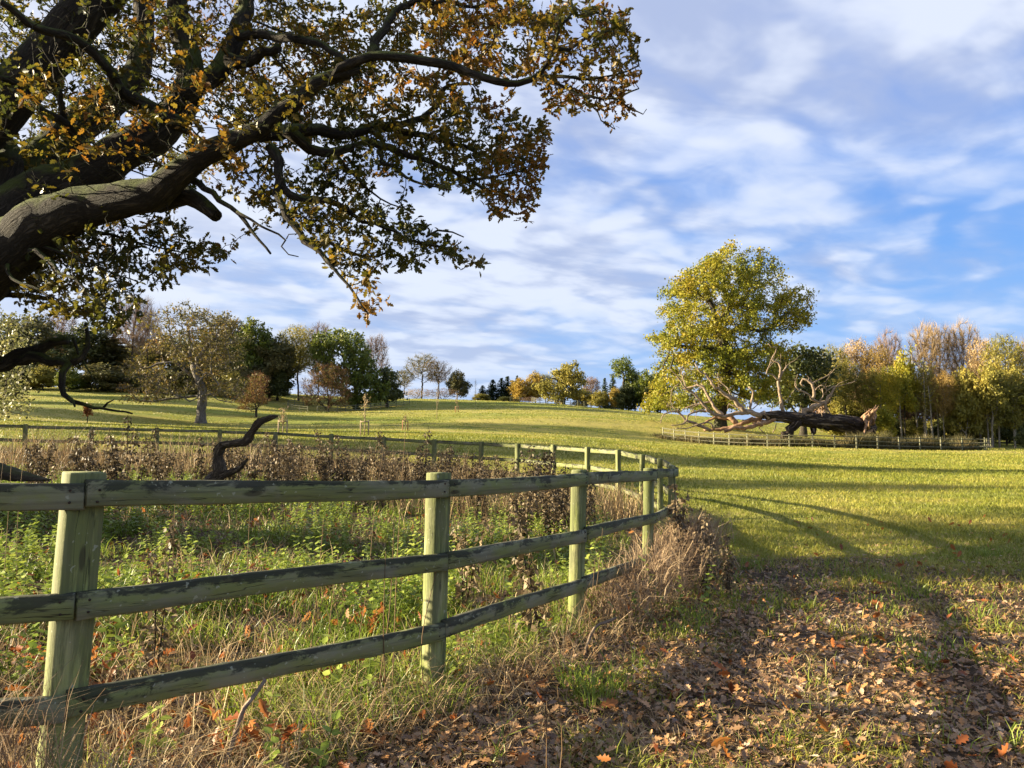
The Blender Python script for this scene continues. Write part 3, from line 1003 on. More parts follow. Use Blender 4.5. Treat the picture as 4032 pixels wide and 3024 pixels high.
def post_mesh(H, wx, wy, seed, depth=.25):
    rr = np.random.default_rng(seed)
    ch = .004
    sec = np.array([(-wx / 2 + ch, -wy / 2), (wx / 2 - ch, -wy / 2), (wx / 2, -wy / 2 + ch), (wx / 2, wy / 2 - ch), (wx / 2 - ch, wy / 2), (-wx / 2 + ch, wy / 2), (-wx / 2, wy / 2 - ch), (-wx / 2, -wy / 2 + ch)])
    zs = np.concatenate([np.linspace(-depth, H - .006, 9), [H]])
    V = np.concatenate([np.stack([sec[:, 0] * (1 if k_ < 9 else .975) + rr.normal(0, .0008, 8), sec[:, 1] * (1 if k_ < 9 else .965) + rr.normal(0, .0008, 8), np.full(8, z_)], 1) for k_, z_ in enumerate(zs)])
    seg = len(zs) - 1
    i_ = np.arange(seg)[:, None] * 8; j_ = np.arange(8)[None]; j2 = (j_ + 1) % 8
    q_ = np.stack([i_ + j_, i_ + j2, i_ + 8 + j2, i_ + 8 + j_], -1).reshape(-1)
    q_ = np.concatenate([q_, np.arange(8)[::-1], seg * 8 + np.arange(8)])
    sz = [4] * (seg * 8) + [8, 8]
    return mesh_np('post', V, q_, np.concatenate([[0], np.cumsum(sz)[:-1]]))


def fence(name, label, pts, zs, heights, Hpost, mpost, mrail, side=1, lean=None, nails=0, rail_h=.092, rail_t=.038, pw=(.125, .078), turn=None, hk=None):
    pts = np.array(pts, float)
    root = empty(name, (pts[0][0], pts[0][1], zs[0]))
    tag(root, label, 'fence')
    inv = Matrix.Translation(-Vector(root.location))
    n = len(pts)
    for k_ in range(n):
        a = pts[max(k_ - 1, 0)]; b = pts[min(k_ + 1, n - 1)]
        dr = (b - a) / np.linalg.norm(b - a)
        if turn and k_ in turn:
            dr = (b - pts[k_]) / np.linalg.norm(b - pts[k_])
        ang = math.atan2(dr[1], dr[0])
        po = obj('post', post_mesh(Hpost + random.uniform(-.015, .02), pw[0], pw[1], k_ + 5), root, [mpost])
        lx, ly = (lean[k_] if lean and k_ < len(lean) else (random.uniform(-.012, .012), random.uniform(-.012, .012)))
        po.matrix_local = inv @ Matrix.Translation((pts[k_][0], pts[k_][1], zs[k_])) @ Matrix.Rotation(ly, 4, 'X') @ Matrix.Rotation(lx, 4, 'Y') @ Matrix.Rotation(ang, 4, 'Z')

    def mit(k_):
        n_ = []
        for q_ in (k_ - 1, k_):
            if 0 <= q_ < n - 1:
                e_ = pts[q_ + 1] - pts[q_]
                n_.append(np.array([e_[1], -e_[0]]) / np.linalg.norm(e_) * side)
        m_ = sum(n_); m_ = m_ / np.linalg.norm(m_)
        return m_ / max(.6, float(m_ @ n_[0]))

    for k_ in range(n - 1):
        a, b = pts[k_], pts[k_ + 1]
        L2 = np.linalg.norm(b - a)
        dr = (b - a) / L2
        nrm = np.array([dr[1], -dr[0]]) * side          # outward side of the posts
        for hi in range(len(heights)):
            h = (hk or {}).get(k_, heights)[hi]
            h2 = (hk or {}).get(k_ + 1, heights)[hi]
            off = pw[1] / 2 + rail_t / 2 + .001
            la = lean[k_] if lean and k_ < len(lean) else (0, 0)
            lb = lean[k_ + 1] if lean and k_ + 1 < len(lean) else (0, 0)
            A_ = np.array([*(a + mit(k_) * off), zs[k_] + h]) + np.array([math.tan(la[0]) * h, -math.tan(la[1]) * h, 0])
            B_ = np.array([*(b + mit(k_ + 1) * off), zs[k_ + 1] + h2]) + np.array([math.tan(lb[0]) * h2, -math.tan(lb[1]) * h2, 0])
            d3 = B_ - A_
            L = np.linalg.norm(d3)
            jit = random.uniform(-.008, .008)
            ro = obj('rail', board(L - .003, rail_h + random.uniform(-.003, .004), rail_t, k_ * 7 + hi), root, [mrail])
            X_ = Vector(d3 / L); Yv = Vector((-nrm[0], -nrm[1], 0)); Zv = X_.cross(Yv).normalized()
            if Zv.z < 0:
                Yv = -Yv; Zv = X_.cross(Yv).normalized()
            Yv = Zv.cross(X_)
            mw = Matrix((X_, Yv, Zv)).transposed().to_4x4()
            mid_ = (A_ + B_) / 2
            ro.matrix_local = inv @ Matrix.Translation((mid_[0], mid_[1], mid_[2] - rail_h / 2 + jit * 0)) @ mw
            if nails and k_ in nails:
                sy = 1 if (Vector((nrm[0], nrm[1], 0)).dot(Yv)) > 0 else -1
                for sx in (-1, 1):
                    for nz_ in (-.022, .02):
                        xx = sx * (L / 2 - .035 - random.random() * .012)
                        G = Geo()
                        G.tube([(xx, sy * rail_t * .4, nz_), (xx, sy * (rail_t / 2 + .0035), nz_)], [.0045, .0045], 7)
                        obj('nail', G.build('nail'), ro, [M_NAIL])
    return root


LEAN = [(.02, 0), (.02, 0), (.02, 0), (.055, .0), (.024, .0), (.03, .0), (.02, .0), (.02, 0), (.01, 0), (.0, 0), (.012, 0), (-.008, 0), (.01, 0), (.0, 0), (.012, .01), (.03, 0)]
HK = {0: (1.12, .735, .392), 1: (1.12, .735, .392), 2: (1.12, .735, .392), 3: (1.12, .735, .392)}
fence('wooden_fence', 'mossy post and rail fence curving round the big oak enclosure in front', POSTS, POSTZ, (1.14, .735, .375), 1.168, M_POST, M_RAIL, 1, LEAN, nails=(2, 3, 4, 5, 6), turn=(3,), hk=HK)

FT = [(2560, 84), (2609, 82), (2652, 80.5), (2697, 79), (2751, 77.4), (2809, 76), (2869, 74.8), (2940, 73.6), (3019, 72.6), (3105, 71.8), (3196, 71.3), (3283, 71), (3369, 71), (3452, 71.3),
      (3536, 71.8), (3618, 72.5), (3700, 73.2), (3783, 74.2), (3872, 75.4), (3895, 79), (3880, 83), (3815, 86), (3745, 88), (3680, 89.5), (3610, 91), (3540, 92), (3470, 93), (3400, 93.5), (3330, 94)]
FTP = [((a - 2016) / FPX * b, b) for a, b in FT[1:]]
fence('paddock_fence', 'low post and rail fence round the fallen dead tree', FTP, [gz(*q_) for q_ in FTP], (1.12, .73, .36), 1.2, M_FARTIMBER, M_DARKRAIL, 1, rail_h=.085)
FH = [(2002, 168), (2046, 168)]
for nm, lb, L_ in (('hurdle', 'short three rail hurdle beside the broken oak limb on the crest', [(2009, 172), (2046, 172)]),
                   ('crest_fence', 'small post and rail fence below the leaning oak on the crest', [(2095, 170), (2126, 167), (2157, 165.5), (2189, 165), (2219, 166), (2247, 167.5), (2275, 169), (2300, 171), (2325, 173)]),
                   ('round_fence', 'pale curved fence left of the brown hawthorn clump', [(1212, 136), (1180, 136.5), (1150, 137), (1132, 139.5), (1136, 143), (1160, 146), (1195, 148)]),
                   ('copse_fence', 'low fence running under the dark green trees to the crest', [(1250, 137), (1290, 138), (1330, 139), (1360, 141), (1400, 143), (1430, 145), (1460, 148), (1500, 151), (1530, 154), (1560, 157), (1590, 160), (1612, 163)])):
    pl = [((a - 2016) / FPX * b, b) for a, b in L_]
    fence(nm, lb, pl, [gz(*q_) for q_ in pl], (1.2, .8, .4), 1.3, M_FARTIMBER, M_FARTIMBER, -1)


#%%NEAROAK
# ------------------------------------------------------------------ the near oak
def z1(L_): return [(x * .7834, y * .7834) for x, y in L_]
def z2(L_): return [(1200 + x * .7834, y * .7834) for x, y in L_]
def z3(L_): return [(x * .4822, 1100 + y * .4822) for x, y in L_]


TR = np.array([-8.6, 10.0])
LIMBS = []          # (list of px points, depths d0..d1, widths in px w0..w1, start point in world or None)
fork = np.array([-7.9, 10.0, 3.4])


def limb(pxs, d0, d1, w0, w1, start=None, dm=None, ws=None):
    n = len(pxs)
    P = []; R = []
    for k_, (a, b) in enumerate(pxs):
        t_ = k_ / (n - 1)
        d = d0 * (1 - t_) + d1 * t_
        if dm is not None:
            d += dm * math.sin(t_ * math.pi)
        P.append(pt(a, b, d))
        R.append((ws[k_] if ws else w0 * (1 - t_) ** 1.25 + w1 * (1 - (1 - t_) ** 1.25)) / 2 / FPX * d)
    if start is not None:
        P = [np.array(s_[:3]) for s_ in start] + P
        R = [s_[3] for s_ in start] + R
    LIMBS.append((np.array(P), np.array(R)))


TRUNKTOP = [(-8.5, 10, 2.2, .95), (-7.9, 9.9, 2.9, .62)]
limb(z1([(0, 1300), (150, 1185), (300, 1090), (450, 1040), (600, 1010), (760, 985), (840, 930), (900, 870), (1000, 795), (1150, 720), (1300, 650), (1450, 530), (1600, 420), (1787, 345)]) +
     z2([(130, 375), (330, 285), (500, 290), (740, 335), (900, 390), (1070, 418), (1190, 365), (1245, 260), (1275, 150), (1290, 60)]), 9.6, 8.2, 215, 12, TRUNKTOP, -.6,
     [225, 215, 195, 165, 150, 138, 120, 104, 94, 84, 76, 70, 60, 50, 42, 36, 38, 36, 33, 27, 20, 15, 11, 6])
limb(z1([(780, 1010), (860, 995), (930, 985), (1000, 1010), (1050, 1050), (1092, 1090)]), 9.2, 8.9, 100, 50)
limb(z1([(150, 1010), (300, 940), (470, 860), (620, 760), (760, 690), (880, 560), (960, 400), (940, 260), (900, 120), (885, -60), (880, -300)]), 10.0, 10.3, 200, 70, TRUNKTOP, .3)
limb(z1([(-30, 1080), (90, 930), (230, 800), (400, 620), (560, 500), (680, 370), (715, 200), (725, 0), (740, -250)]), 10.6, 12.5, 210, 60, [(-8.5, 10.2, 2.4, .9)], .3)
limb(z1([(20, 900), (40, 790), (10, 700), (-40, 600), (-80, 300), (-60, -100)]), 10.2, 11, 110, 60, [(-8.4, 10.3, 2.6, .6), (-7.5, 10.2, 3.2, .4)])
limb(z1([(950, 635), (830, 590), (720, 520), (620, 455), (560, 370), (480, 270), (380, 195), (270, 165), (130, 95), (0, 10)]), 9.8, 8.0, 70, 28)
limb(z1([(420, 740), (360, 670), (290, 590), (160, 530), (100, 430), (0, 390), (-120, 350)]), 9.9, 8.4, 45, 20)
limb(z1([(320, 600), (310, 500), (280, 400), (270, 330)]), 9.6, 9.2, 30, 12)
limb(z1([(900, 480), (1040, 400), (1140, 300), (1190, 180), (1230, 60), (1260, -120)]), 10.2, 11.0, 95, 60)
limb(z1([(1150, 300), (1240, 300), (1330, 270), (1400, 240)]), 10.2, 9.9, 60, 35)
limb(z1([(1200, 180), (1330, 170), (1500, 200), (1640, 240), (1787, 330)]), 10.4, 9.2, 45, 25)
limb(z1([(960, 905), (1030, 945), (1110, 1005), (1200, 1075), (1260, 1140), (1310, 1210), (1360, 1275)]), 8.8, 8.4, 32, 9)
limb(z1([(1190, 1065), (1260, 1105), (1340, 1150), (1440, 1205), (1410, 1240), (1450, 1280), (1500, 1290)]), 8.5, 8.3, 14, 4)
limb(z1([(1440, 1200), (1450, 1180), (1500, 1175)]), 8.4, 8.3, 6, 3)
limb(z1([(1360, 740), (1400, 800), (1420, 870), (1390, 960), (1430, 1060), (1510, 1180), (1570, 1235), (1680, 1340)]) + z2([(100, 1300), (180, 1390), (260, 1490), (320, 1580)]), 8.6, 7.9, 45, 8)
limb(z1([(1410, 900), (1460, 985), (1540, 1000), (1620, 1000), (1700, 1030), (1770, 1080)]) + z2([(170, 1030), (250, 1090), (400, 1140), (550, 1210), (700, 1250), (800, 1300)]), 8.5, 8.6, 38, 8)
limb(z2([(610, 1190), (670, 1160), (740, 1165), (800, 1192)]), 8.6, 8.7, 12, 5)
limb(z1([(1540, 1215), (1600, 1220)]) + z2([(120, 1212), (220, 1270), (350, 1290), (450, 1255)]), 8.3, 8.6, 24, 8)
limb(z1([(1440, 650), (1500, 700), (1560, 750), (1660, 780), (1760, 740)]) + z2([(120, 765), (250, 735), (320, 710)]), 8.7, 9.4, 55, 18)
limb(z1([(1300, 680), (1450, 660), (1600, 665), (1720, 670)]) + z2([(200, 668), (330, 650), (430, 628), (550, 612), (640, 560), (690, 480), (720, 430), (820, 420)]), 8.9, 10.2, 60, 14)
limb(z2([(400, 640), (500, 660), (600, 680), (750, 720), (880, 770), (1000, 805), (1090, 830)]), 9.6, 10.2, 32, 8)
limb(z2([(330, 705), (420, 735), (530, 790), (640, 820), (740, 860), (830, 910), (900, 950), (980, 965), (1060, 1000)]), 9.2, 8.8, 34, 8)
limb(z2([(820, 905), (900, 890), (1000, 880), (1090, 860)]), 8.9, 9.2, 14, 6)
limb(z2([(370, 760), (400, 810), (470, 860), (550, 910), (640, 935), (720, 955)]), 9.2, 8.6, 22, 7)
limb(z2([(150, 770), (210, 840), (300, 940), (380, 1000), (490, 1045)]), 9.1, 9.6, 16, 5)
limb(z2([(330, 285), (380, 180), (430, 80), (520, 20), (640, -40)]), 9.1, 9.8, 45, 20)
limb(z2([(520, 20), (700, 10), (850, 30), (960, 0)]), 9.6, 10, 22, 10)
limb(z2([(1070, 418), (1180, 385), (1300, 380), (1420, 400), (1550, 375), (1680, 330)]), 8.6, 8.3, 22, 6)
limb(z2([(1170, 390), (1280, 430), (1420, 490), (1560, 495), (1640, 460), (1680, 445)]), 8.5, 8.2, 18, 5)
limb(z2([(1550, 495), (1640, 545), (1700, 575), (1718, 548)]), 8.25, 8.1, 9, 3)
limb(z2([(1410, 500), (1470, 560), (1490, 610), (1560, 650)]), 8.3, 8.2, 9, 4)
limb(z2([(1250, 240), (1330, 250), (1420, 190), (1540, 150), (1640, 120)]), 8.4, 8.9, 20, 6)
limb(z2([(1280, 130), (1340, 60), (1330, -30)]), 8.3, 8.6, 16, 8)
limb(z1([(250, 1150), (350, 1160), (490, 1165), (620, 1200), (700, 1220), (900, 1265)]), 9.3, 9.8, 22, 6)
limb(z1([(150, 1260), (250, 1310), (300, 1370), (370, 1400), (450, 1480), (520, 1540)]), 9.2, 8.6, 22, 6)
limb(z1([(220, 1240), (330, 1280), (420, 1310), (560, 1370), (700, 1420)]), 9.3, 9.0, 16, 5)
limb(z1([(40, 1330), (60, 1400), (160, 1440), (280, 1500)]), 9.3, 9.0, 18, 6)
for (e_, m_) in (((-12, 13, 7.5), (-10.2, 11.6, 5)), ((-8, 14, 9.5), (-8.6, 12, 6)), ((-5, 9.5, 10.5), (-7.6, 9.8, 6.8)), ((-1.5, 10, 9.8), (-5, 9.8, 7.6)), ((-14, 16, 7), (-11, 12.6, 5.2))):
    m2 = (np.array(m_) + np.array(e_)) / 2 + np.array([.2, .3, .3])
    LIMBS.append((np.array([(-8.5, 10, 2.6), (-8.6, 10, 3.4), m_, m2, e_]), np.array([.5, .4, .24, .14, .04])))
# low, half dead limbs hanging at the left of the enclosure
LOWSTART = [(-8.3, 10.3, 2.0, .30), (-7.6, 10.6, 2.3, .2)]
limb(z3([(-60, 700), (40, 690), (150, 620), (330, 570), (430, 510), (550, 500)]), 10.8, 10.8, 70, 30, LOWSTART)
limb(z3([(120, 660), (200, 655), (330, 630), (400, 672), (500, 660), (560, 700), (515, 775), (520, 880), (540, 950), (590, 975), (680, 1010), (760, 1040), (830, 1052), (960, 1070), (1080, 1096)]), 10.8, 10.2, 48, 7)
limb(z3([(590, 685), (650, 640), (700, 560), (725, 470), (700, 360)]), 10.5, 10.6, 32, 14)
limb(z3([(845, 1050), (880, 1010), (930, 983)]), 10.3, 10.2, 12, 4)
limb(z3([(560, 965), (600, 1000), (612, 1038)]), 10.3, 10.2, 14, 8)
limb(z3([(600, 480), (680, 660), (740, 780), (800, 890)]), 10.6, 10.5, 12, 4)
limb(z3([(-40, 130), (150, 122), (300, 150), (420, 160), (600, 260), (850, 310)]), 10.6, 10.9, 28, 8)

seeds = []; spar = []; srad = {}
# trunk
tz0 = gz(*TR)
tp, trd = smoothpath([(-8.75, 10, tz0 - .3), (-8.7, 10, tz0 + .2), (-8.65, 10, 1.2), (-8.5, 10, 2.2), (-8.3, 10, 3.0)], [1.6, 1.25, 1.0, .95, .85], .3)
BARE_FROM = len(LIMBS) - 7
GT = Geo()
GT.tube(tp, trd, 24, True, .06, 1)
for li, (P_, R_) in enumerate(LIMBS):
    big_ = R_.max() > .12
    Q, RQ = smoothpath(P_, R_, .14)
    jit = np.random.default_rng(li)
    if not big_:
        Q[1:-1] += jit.standard_normal((len(Q) - 2, 3)) * np.minimum(RQ[1:-1] * .5, .016)[:, None]
    else:
        kk_ = jit.standard_normal((len(Q), 3)) * np.minimum(RQ * .12, .012)[:, None]
        Q = Q + (kk_ + np.roll(kk_, 1, 0)) * .7
        RQ = RQ * (1 + .03 * np.sin(np.arange(len(Q)) * .33 + li))
    GT.tube(Q, RQ, 18 if R_.max() > .2 else 9 if R_.max() > .06 else 6, True, .022 if big_ else .03, li)
    if li in (1, 11, 12, 13, 16) or (li >= BARE_FROM and li < len(LIMBS) - 1):
        continue           # dead wood grows no leaves
    for k_ in range(len(Q)):
        spar.append(-1 if k_ == 0 else len(seeds) - 1)
        seeds.append(Q[k_])
        srad[len(seeds) - 1] = RQ[k_]
NS = len(seeds)
# leaf volume: blobs in display pixels (cx, cy, rx, ry, weight, dmin, dmax)
S_ = 4032 / 2212.0
BL = [(200, 110, 270, 150, 1.0, 8.0, 12.5), (500, 90, 260, 140, 1.0, 9.4, 12.8), (110, 250, 150, 110, .9, 7.6, 11), (650, 150, 180, 130, .95, 9.2, 12), (870, 90, 190, 100, 1.0, 8.8, 12), (1050, 70, 170, 90, 1.05, 8, 11.5),
      (1250, 60, 110, 70, .9, 7.8, 10), (1330, 110, 60, 60, .8, 7.8, 9.5), (1240, 130, 110, 50, .7, 7.8, 9.6), (1320, 190, 60, 30, .5, 8, 9), (1250, 215, 90, 35, .45, 8, 9), (1310, 245, 60, 22, .5, 8, 8.8), (1325, 270, 15, 10, 1, 8.1, 8.4),
      (480, 240, 210, 80, 1.2, 7.3, 9.5), (290, 300, 160, 60, .8, 7.6, 9), (780, 310, 120, 90, 1.3, 8.4, 11), (890, 250, 150, 90, 1.35, 8.4, 11), (1040, 290, 120, 75, 1.3, 8.6, 11), (1140, 290, 55, 60, 1.1, 9, 11), (1100, 390, 75, 80, 1.3, 8.4, 10.5),
      (1150, 340, 40, 50, 1.1, 8.6, 10), (980, 370, 100, 50, .8, 8.4, 10.5), (690, 430, 120, 75, 1.4, 8, 10.5), (580, 400, 90, 60, .9, 8.4, 10), (800, 490, 110, 55, .9, 7.8, 9.2), (880, 530, 120, 48, .85, 8, 9.4), (1000, 560, 55, 22, .9, 8.3, 9), (750, 570, 55, 45, .8, 7.8, 9),
      (720, 500, 60, 60, .6, 8, 9), (800, 625, 40, 35, 1.2, 7.7, 8.5), (790, 660, 38, 28, 1.3, 7.7, 8.4), (1090, 450, 50, 35, .9, 8.6, 9.6), (1130, 455, 25, 30, 1.0, 8.7, 9.4),
      (280, 500, 150, 45, 1.6, 8.6, 10.5), (420, 545, 85, 38, 1.4, 9, 10.4), (300, 560, 110, 45, 2.2, 8.6, 10), (170, 560, 130, 60, 2.0, 8.8, 10.5), (140, 630, 120, 60, 2.6, 8.4, 10.2), (245, 655, 60, 50, 3.0, 8.4, 9.6), (60, 590, 70, 50, 2.0, 9, 11), (235, 705, 35, 30, 2.2, 8.4, 9.4), (380, 600, 30, 25, .8, 9, 10), (215, 590, 60, 40, 2.2, 8.4, 9.8),
      (150, 420, 150, 60, .5, 10.5, 12.5), (60, 380, 70, 80, .6, 8, 10.5), (330, 400, 120, 50, .4, 9.8, 12), (620, 250, 120, 80, 1.2, 9, 12)]
wts = np.array([b[2] * b[3] * b[4] for b in BL])
NA = 7200
ix = rng.choice(len(BL), NA, p=wts / wts.sum())
A = np.empty((NA, 3))
for q_ in range(NA):
    cx, cy, rx, ry, _w, d0, d1 = BL[ix[q_]]
    rr_ = math.sqrt(random.random()); th_ = random.random() * 6.283
    A[q_] = pt((cx + rx * rr_ * math.cos(th_)) * S_, (cy + ry * rr_ * math.sin(th_)) * S_, d0 + (d1 - d0) * random.random())
# the part of the crown above and left of the picture
A = np.vstack([A, ell_points([(-12, 14, 5.4, 2.6, 2.4, 1.3), (-9, 13, 8, 5, 4, 3), (-6, 9.5, 9.8, 4.5, 4, 2.2), (-1.5, 10, 9.5, 3, 3, 1.6)], 800, rng), ell_points([(-13.8, 15, 6.9, 3, 4, 1.9)], 520, rng), ell_points([(-10.8, 13.2, 4.7, 2.0, 2.4, 1.1)], 420, rng), ell_points([(-8, 12.4, 4.7, 1.9, 1.7, .9)], 300, rng)])
N, par = grow(np.array(seeds), spar, A, .10, 2.2, .18, 66, -.04, .28)
par = np.asarray(par)
rad, kids = radii(par, .0042, 2.2)
rad[NS:] = np.minimum(rad[NS:], .04)
for i_, v_ in srad.items():
    rad[i_] = v_
# only the grown part is drawn here (the limbs are already there)
newpar = np.where(np.arange(len(par)) < NS, -1, par)
GB = Geo()
for c in chains(newpar, rad):
    if len(c) < 1 or c[0] < NS and len(c) == 1:
        continue
    P_ = N[c]; R_ = rad[c].copy()
    if c[0] < NS:
        R_[0] = min(R_[0], R_[1] * 1.4)
    GB.tube(P_, R_, 5 if R_.max() > .012 else 4, False)
root = empty('oak_tree', (TR[0], TR[1], tz0))
tag(root, 'large old oak with yellow and brown leaves overhanging the fenced enclosure', 'tree')
off = (-TR[0], -TR[1], -tz0)
obj('trunk', GT.build('trunk', True), root, [M_BARK], off)
obj('twigs', GB.build('twigs', True), root, [M_BARK], off)
# leaves on twigs
tipi = np.where((np.arange(len(N)) >= NS) & (rad < .011))[0]
kl = 5
from mathutils.kdtree import KDTree
thick = [(Q_, r_) for Q_, r_ in zip(seeds, [srad[i_] for i_ in range(NS)]) if r_ > .065]
kd = KDTree(len(thick))
for i_, (Q_, r_) in enumerate(thick):
    kd.insert(Q_, i_)
kd.balance()
bare_ = []
for i_ in range(NS, len(N)):
    q_, ii, dd_ = kd.find(N[i_])
    bare_.append(dd_ < thick[ii][1] + .95 and N[i_][1] < q_[1] + .1 and random.random() < .78)
bare_ = np.concatenate([np.zeros(NS, bool), np.array(bare_)])
tipi = np.concatenate([tipi, np.where((np.arange(len(N)) >= NS) & (kids == 0))[0]])
tipi = tipi[~bare_[tipi]]
n = len(tipi) * kl
base = np.repeat(N[tipi], kl, 0)
d0 = np.repeat(norm(N[tipi] - N[par[tipi]]), kl, 0)
yd = norm(d0 * .7 + rng.standard_normal((n, 3)) * .8 + np.array([0, 0, -.25]))
R = frames(n, np.array([0, 0, 1.0]), 1.3, yd)
GL = Geo()
base = base + rng.standard_normal((n, 3)) * .035
xx = base[:, 0]
# towards the tips on the right the leaves have turned browner; upper left is yellower
dep = np.repeat(rng.random(len(tipi)), kl) * .42 + rng.random(n) * .42
lowleft = np.clip((4.1 - base[:, 2]) / 1.0, 0, 1) * (xx < -1.2)
dep = dep * (1 - .6 * lowleft) + .46 * lowleft + .10 * np.clip((xx + 1.5) / 3, 0, 1) + .10
GL.template(OAK_T, OAK_F, base, R, .060 + .055 * rng.random(n), curl=rng.normal(0, .6, n), rnd=np.clip(dep, 0, 1))
obj('crown', GL.build('crown'), root, [LM_OAKNEAR], off)
print('near oak nodes', len(N), 'leaves', n)


#%%TRACED
# ------------------------------------------------------------------ trees traced from their outline
def traced(name, label, blobs, conv, dist, base, depthR, nA, step, leafm, barkm, trunk_w, kl, sig, size, branch_top=.35, group=None, kdist=None, tip=.02, twigs=0, twigm=None, limbs=None, flat=.5, seed=1, lean=0.0, shrink=1.0):
    rr = np.random.default_rng(seed)
    B = [(*conv(b[0], b[1]), b[2] * conv.s * shrink, b[3] * conv.s * shrink, b[4] if len(b) > 4 else 1.0) for b in blobs]
    w_ = np.array([b[2] * b[3] * b[4] for b in B])
    ix_ = rr.choice(len(B), nA, p=w_ / w_.sum())
    cx = sum(b[0] * b[2] * b[3] for b in B) / sum(b[2] * b[3] for b in B)
    hw = max(abs(b[0] - cx) + b[2] for b in B)
    A_ = np.empty((nA, 3))
    for q_ in range(nA):
        b = B[ix_[q_]]
        rr_ = math.sqrt(rr.random()); th_ = rr.random() * 6.283
        px_ = b[0] + b[2] * rr_ * math.cos(th_); py_ = b[1] + b[3] * rr_ * math.sin(th_)
        dd = depthR * math.sqrt(max(.05, 1 - min(1, abs(px_ - cx) / hw) ** 2)) * rr.uniform(-1, 1)
        p_ = pt(px_, py_, dist)
        A_[q_] = (p_[0] * (dist + dd) / dist if False else p_[0], dist + dd, p_[2])
    A_[:, 2] = np.maximum(A_[:, 2], ground(A_[:, 0], A_[:, 1]) + .25)
    bx = (base[0] - 2016) / FPX * dist
    z0 = gz(bx, dist)
    ztop = A_[:, 2].max()
    sd = [(bx, dist, z0 - .4)]; sp_ = [-1]
    hfork = z0 + (ztop - z0) * branch_top
    while sd[-1][2] < hfork:
        p_ = sd[-1]
        sd.append((p_[0] + rr.normal() * step * .12 + lean * step, p_[1] + rr.normal() * step * .12, p_[2] + step)); sp_.append(len(sd) - 2)
    for L_, d_off in (limbs or []):
        prev = None
        for (a, b) in L_:
            p_ = pt(*conv(a, b), dist + d_off)
            if prev is None:
                prev = int(np.argmin(np.linalg.norm(np.array(sd) - p_, axis=1)))
            steps = max(1, int(np.linalg.norm(p_ - np.array(sd[prev])) / step))
            s0 = np.array(sd[prev])
            for k_ in range(1, steps + 1):
                sd.append(tuple(s0 + (p_ - s0) * k_ / steps)); sp_.append(prev); prev = len(sd) - 1
    N_, par_ = grow(np.array(sd), sp_, A_, step, 60, kdist or step * 1.6, 140, .03, .18, rr)
    par_ = np.asarray(par_)
    rad_, kids_ = radii(par_, tip, 2.25)
    sc = trunk_w / 2 / rad_[1]
    rad_ = np.where(rad_ > tip * 2.5, tip * 2.5 + (rad_ - tip * 2.5) * (trunk_w / 2 - tip * 2.5) / max(rad_[1] - tip * 2.5, 1e-3), rad_)
    rad_[0] *= 1.5; rad_[1] *= 1.3; rad_[2] *= 1.12
    GT_ = Geo(); GC_ = Geo()
    skeleton_mesh(GT_, N_, par_, rad_, tip * .95, wob=.06)
    th2 = np.where((rad_ < tip * 3.0) & (np.arange(len(rad_)) > len(sd)))[0]
    r_ = empty(name, (bx, dist, z0))
    tag(r_, label, 'tree', group)
    of = (-bx, -dist, -z0)
    if twigs:
        GW = Geo()
        twig_cloud(GW, N_, par_, th2, twigs, step * 2.0, .013, rr, .2)
        obj('twigs', GW.build('twigs'), r_, [twigm], of)
    leaf_cloud(GC_, N_[th2], kl, sig, size, rr, flat=flat)
    obj('trunk', GT_.build('trunk', True), r_, [barkm], of)
    obj('crown', GC_.build('crown'), r_, [leafm], of)
    print(name, 'nodes', len(N_), 'thin', len(th2))
    return r_


class Conv:
    def __init__(s, ox, oy, sc): s.ox, s.oy, s.s = ox, oy, sc
    def __call__(s, x, y): return (s.ox + x * s.s, s.oy + y * s.s)


c6 = Conv(2450, 950, 1050 / 2049)
OAKB = [(640, 230, 110, 80), (1010, 260, 90, 80), (720, 170, 110, 85), (870, 150, 90, 70), (930, 220, 130, 100), (600, 280, 130, 100), (560, 360, 170, 100), (1060, 290, 110, 80), (400, 330, 60, 60), (400, 430, 100, 80), (740, 400, 220, 140), (430, 560, 140, 80), (980, 480, 180, 120),
        (1270, 450, 150, 70), (1380, 560, 100, 100), (1200, 560, 130, 80), (310, 740, 105, 75), (560, 680, 190, 120), (800, 700, 180, 140), (380, 880, 150, 80), (600, 930, 200, 110), (880, 930, 190, 120), (1080, 880, 110, 110),
        (1000, 1100, 230, 140), (700, 1120, 230, 120), (360, 1100, 140, 90), (300, 1230, 120, 70), (190, 1300, 60, 30), (1130, 1130, 130, 120), (1330, 660, 90, 60), (500, 1250, 200, 70), (800, 1260, 220, 60)]
traced('oak_tree', 'tall yellow green oak rising behind the fallen dead tree', OAKB, c6, 98, (2835, 1690), 8.0, 2900, .5, LM_OAKBIG, M_BARK_FAR, 1.5, 22, .34, .28, .18,
       limbs=[([(820, 880), (770, 760), (730, 620), (700, 520), (640, 400)], 0), ([(770, 760), (900, 650), (1050, 690), (1180, 650)], -2), ([(740, 640), (820, 520), (880, 400)], 1), ([(800, 830), (560, 820), (380, 800)], -2.5), ([(790, 900), (980, 800)], 2)], tip=.03, seed=21, shrink=.95)
traced('oak_tree', 'dark green tree tucked behind the fallen trunk and right of the tall oak', [(1250, 880, 110, 80), (1360, 920, 120, 80), (1480, 900, 90, 70), (1450, 1020, 140, 90), (1300, 1040, 150, 120), (1560, 1010, 60, 60), (1350, 1180, 200, 110), (1500, 1150, 110, 80)], c6, 108, (3160, 1700), 6, 700, .6, LM_DARK, M_BARK_FAR, .9, 14, .5, .5, .2, tip=.03, seed=22)

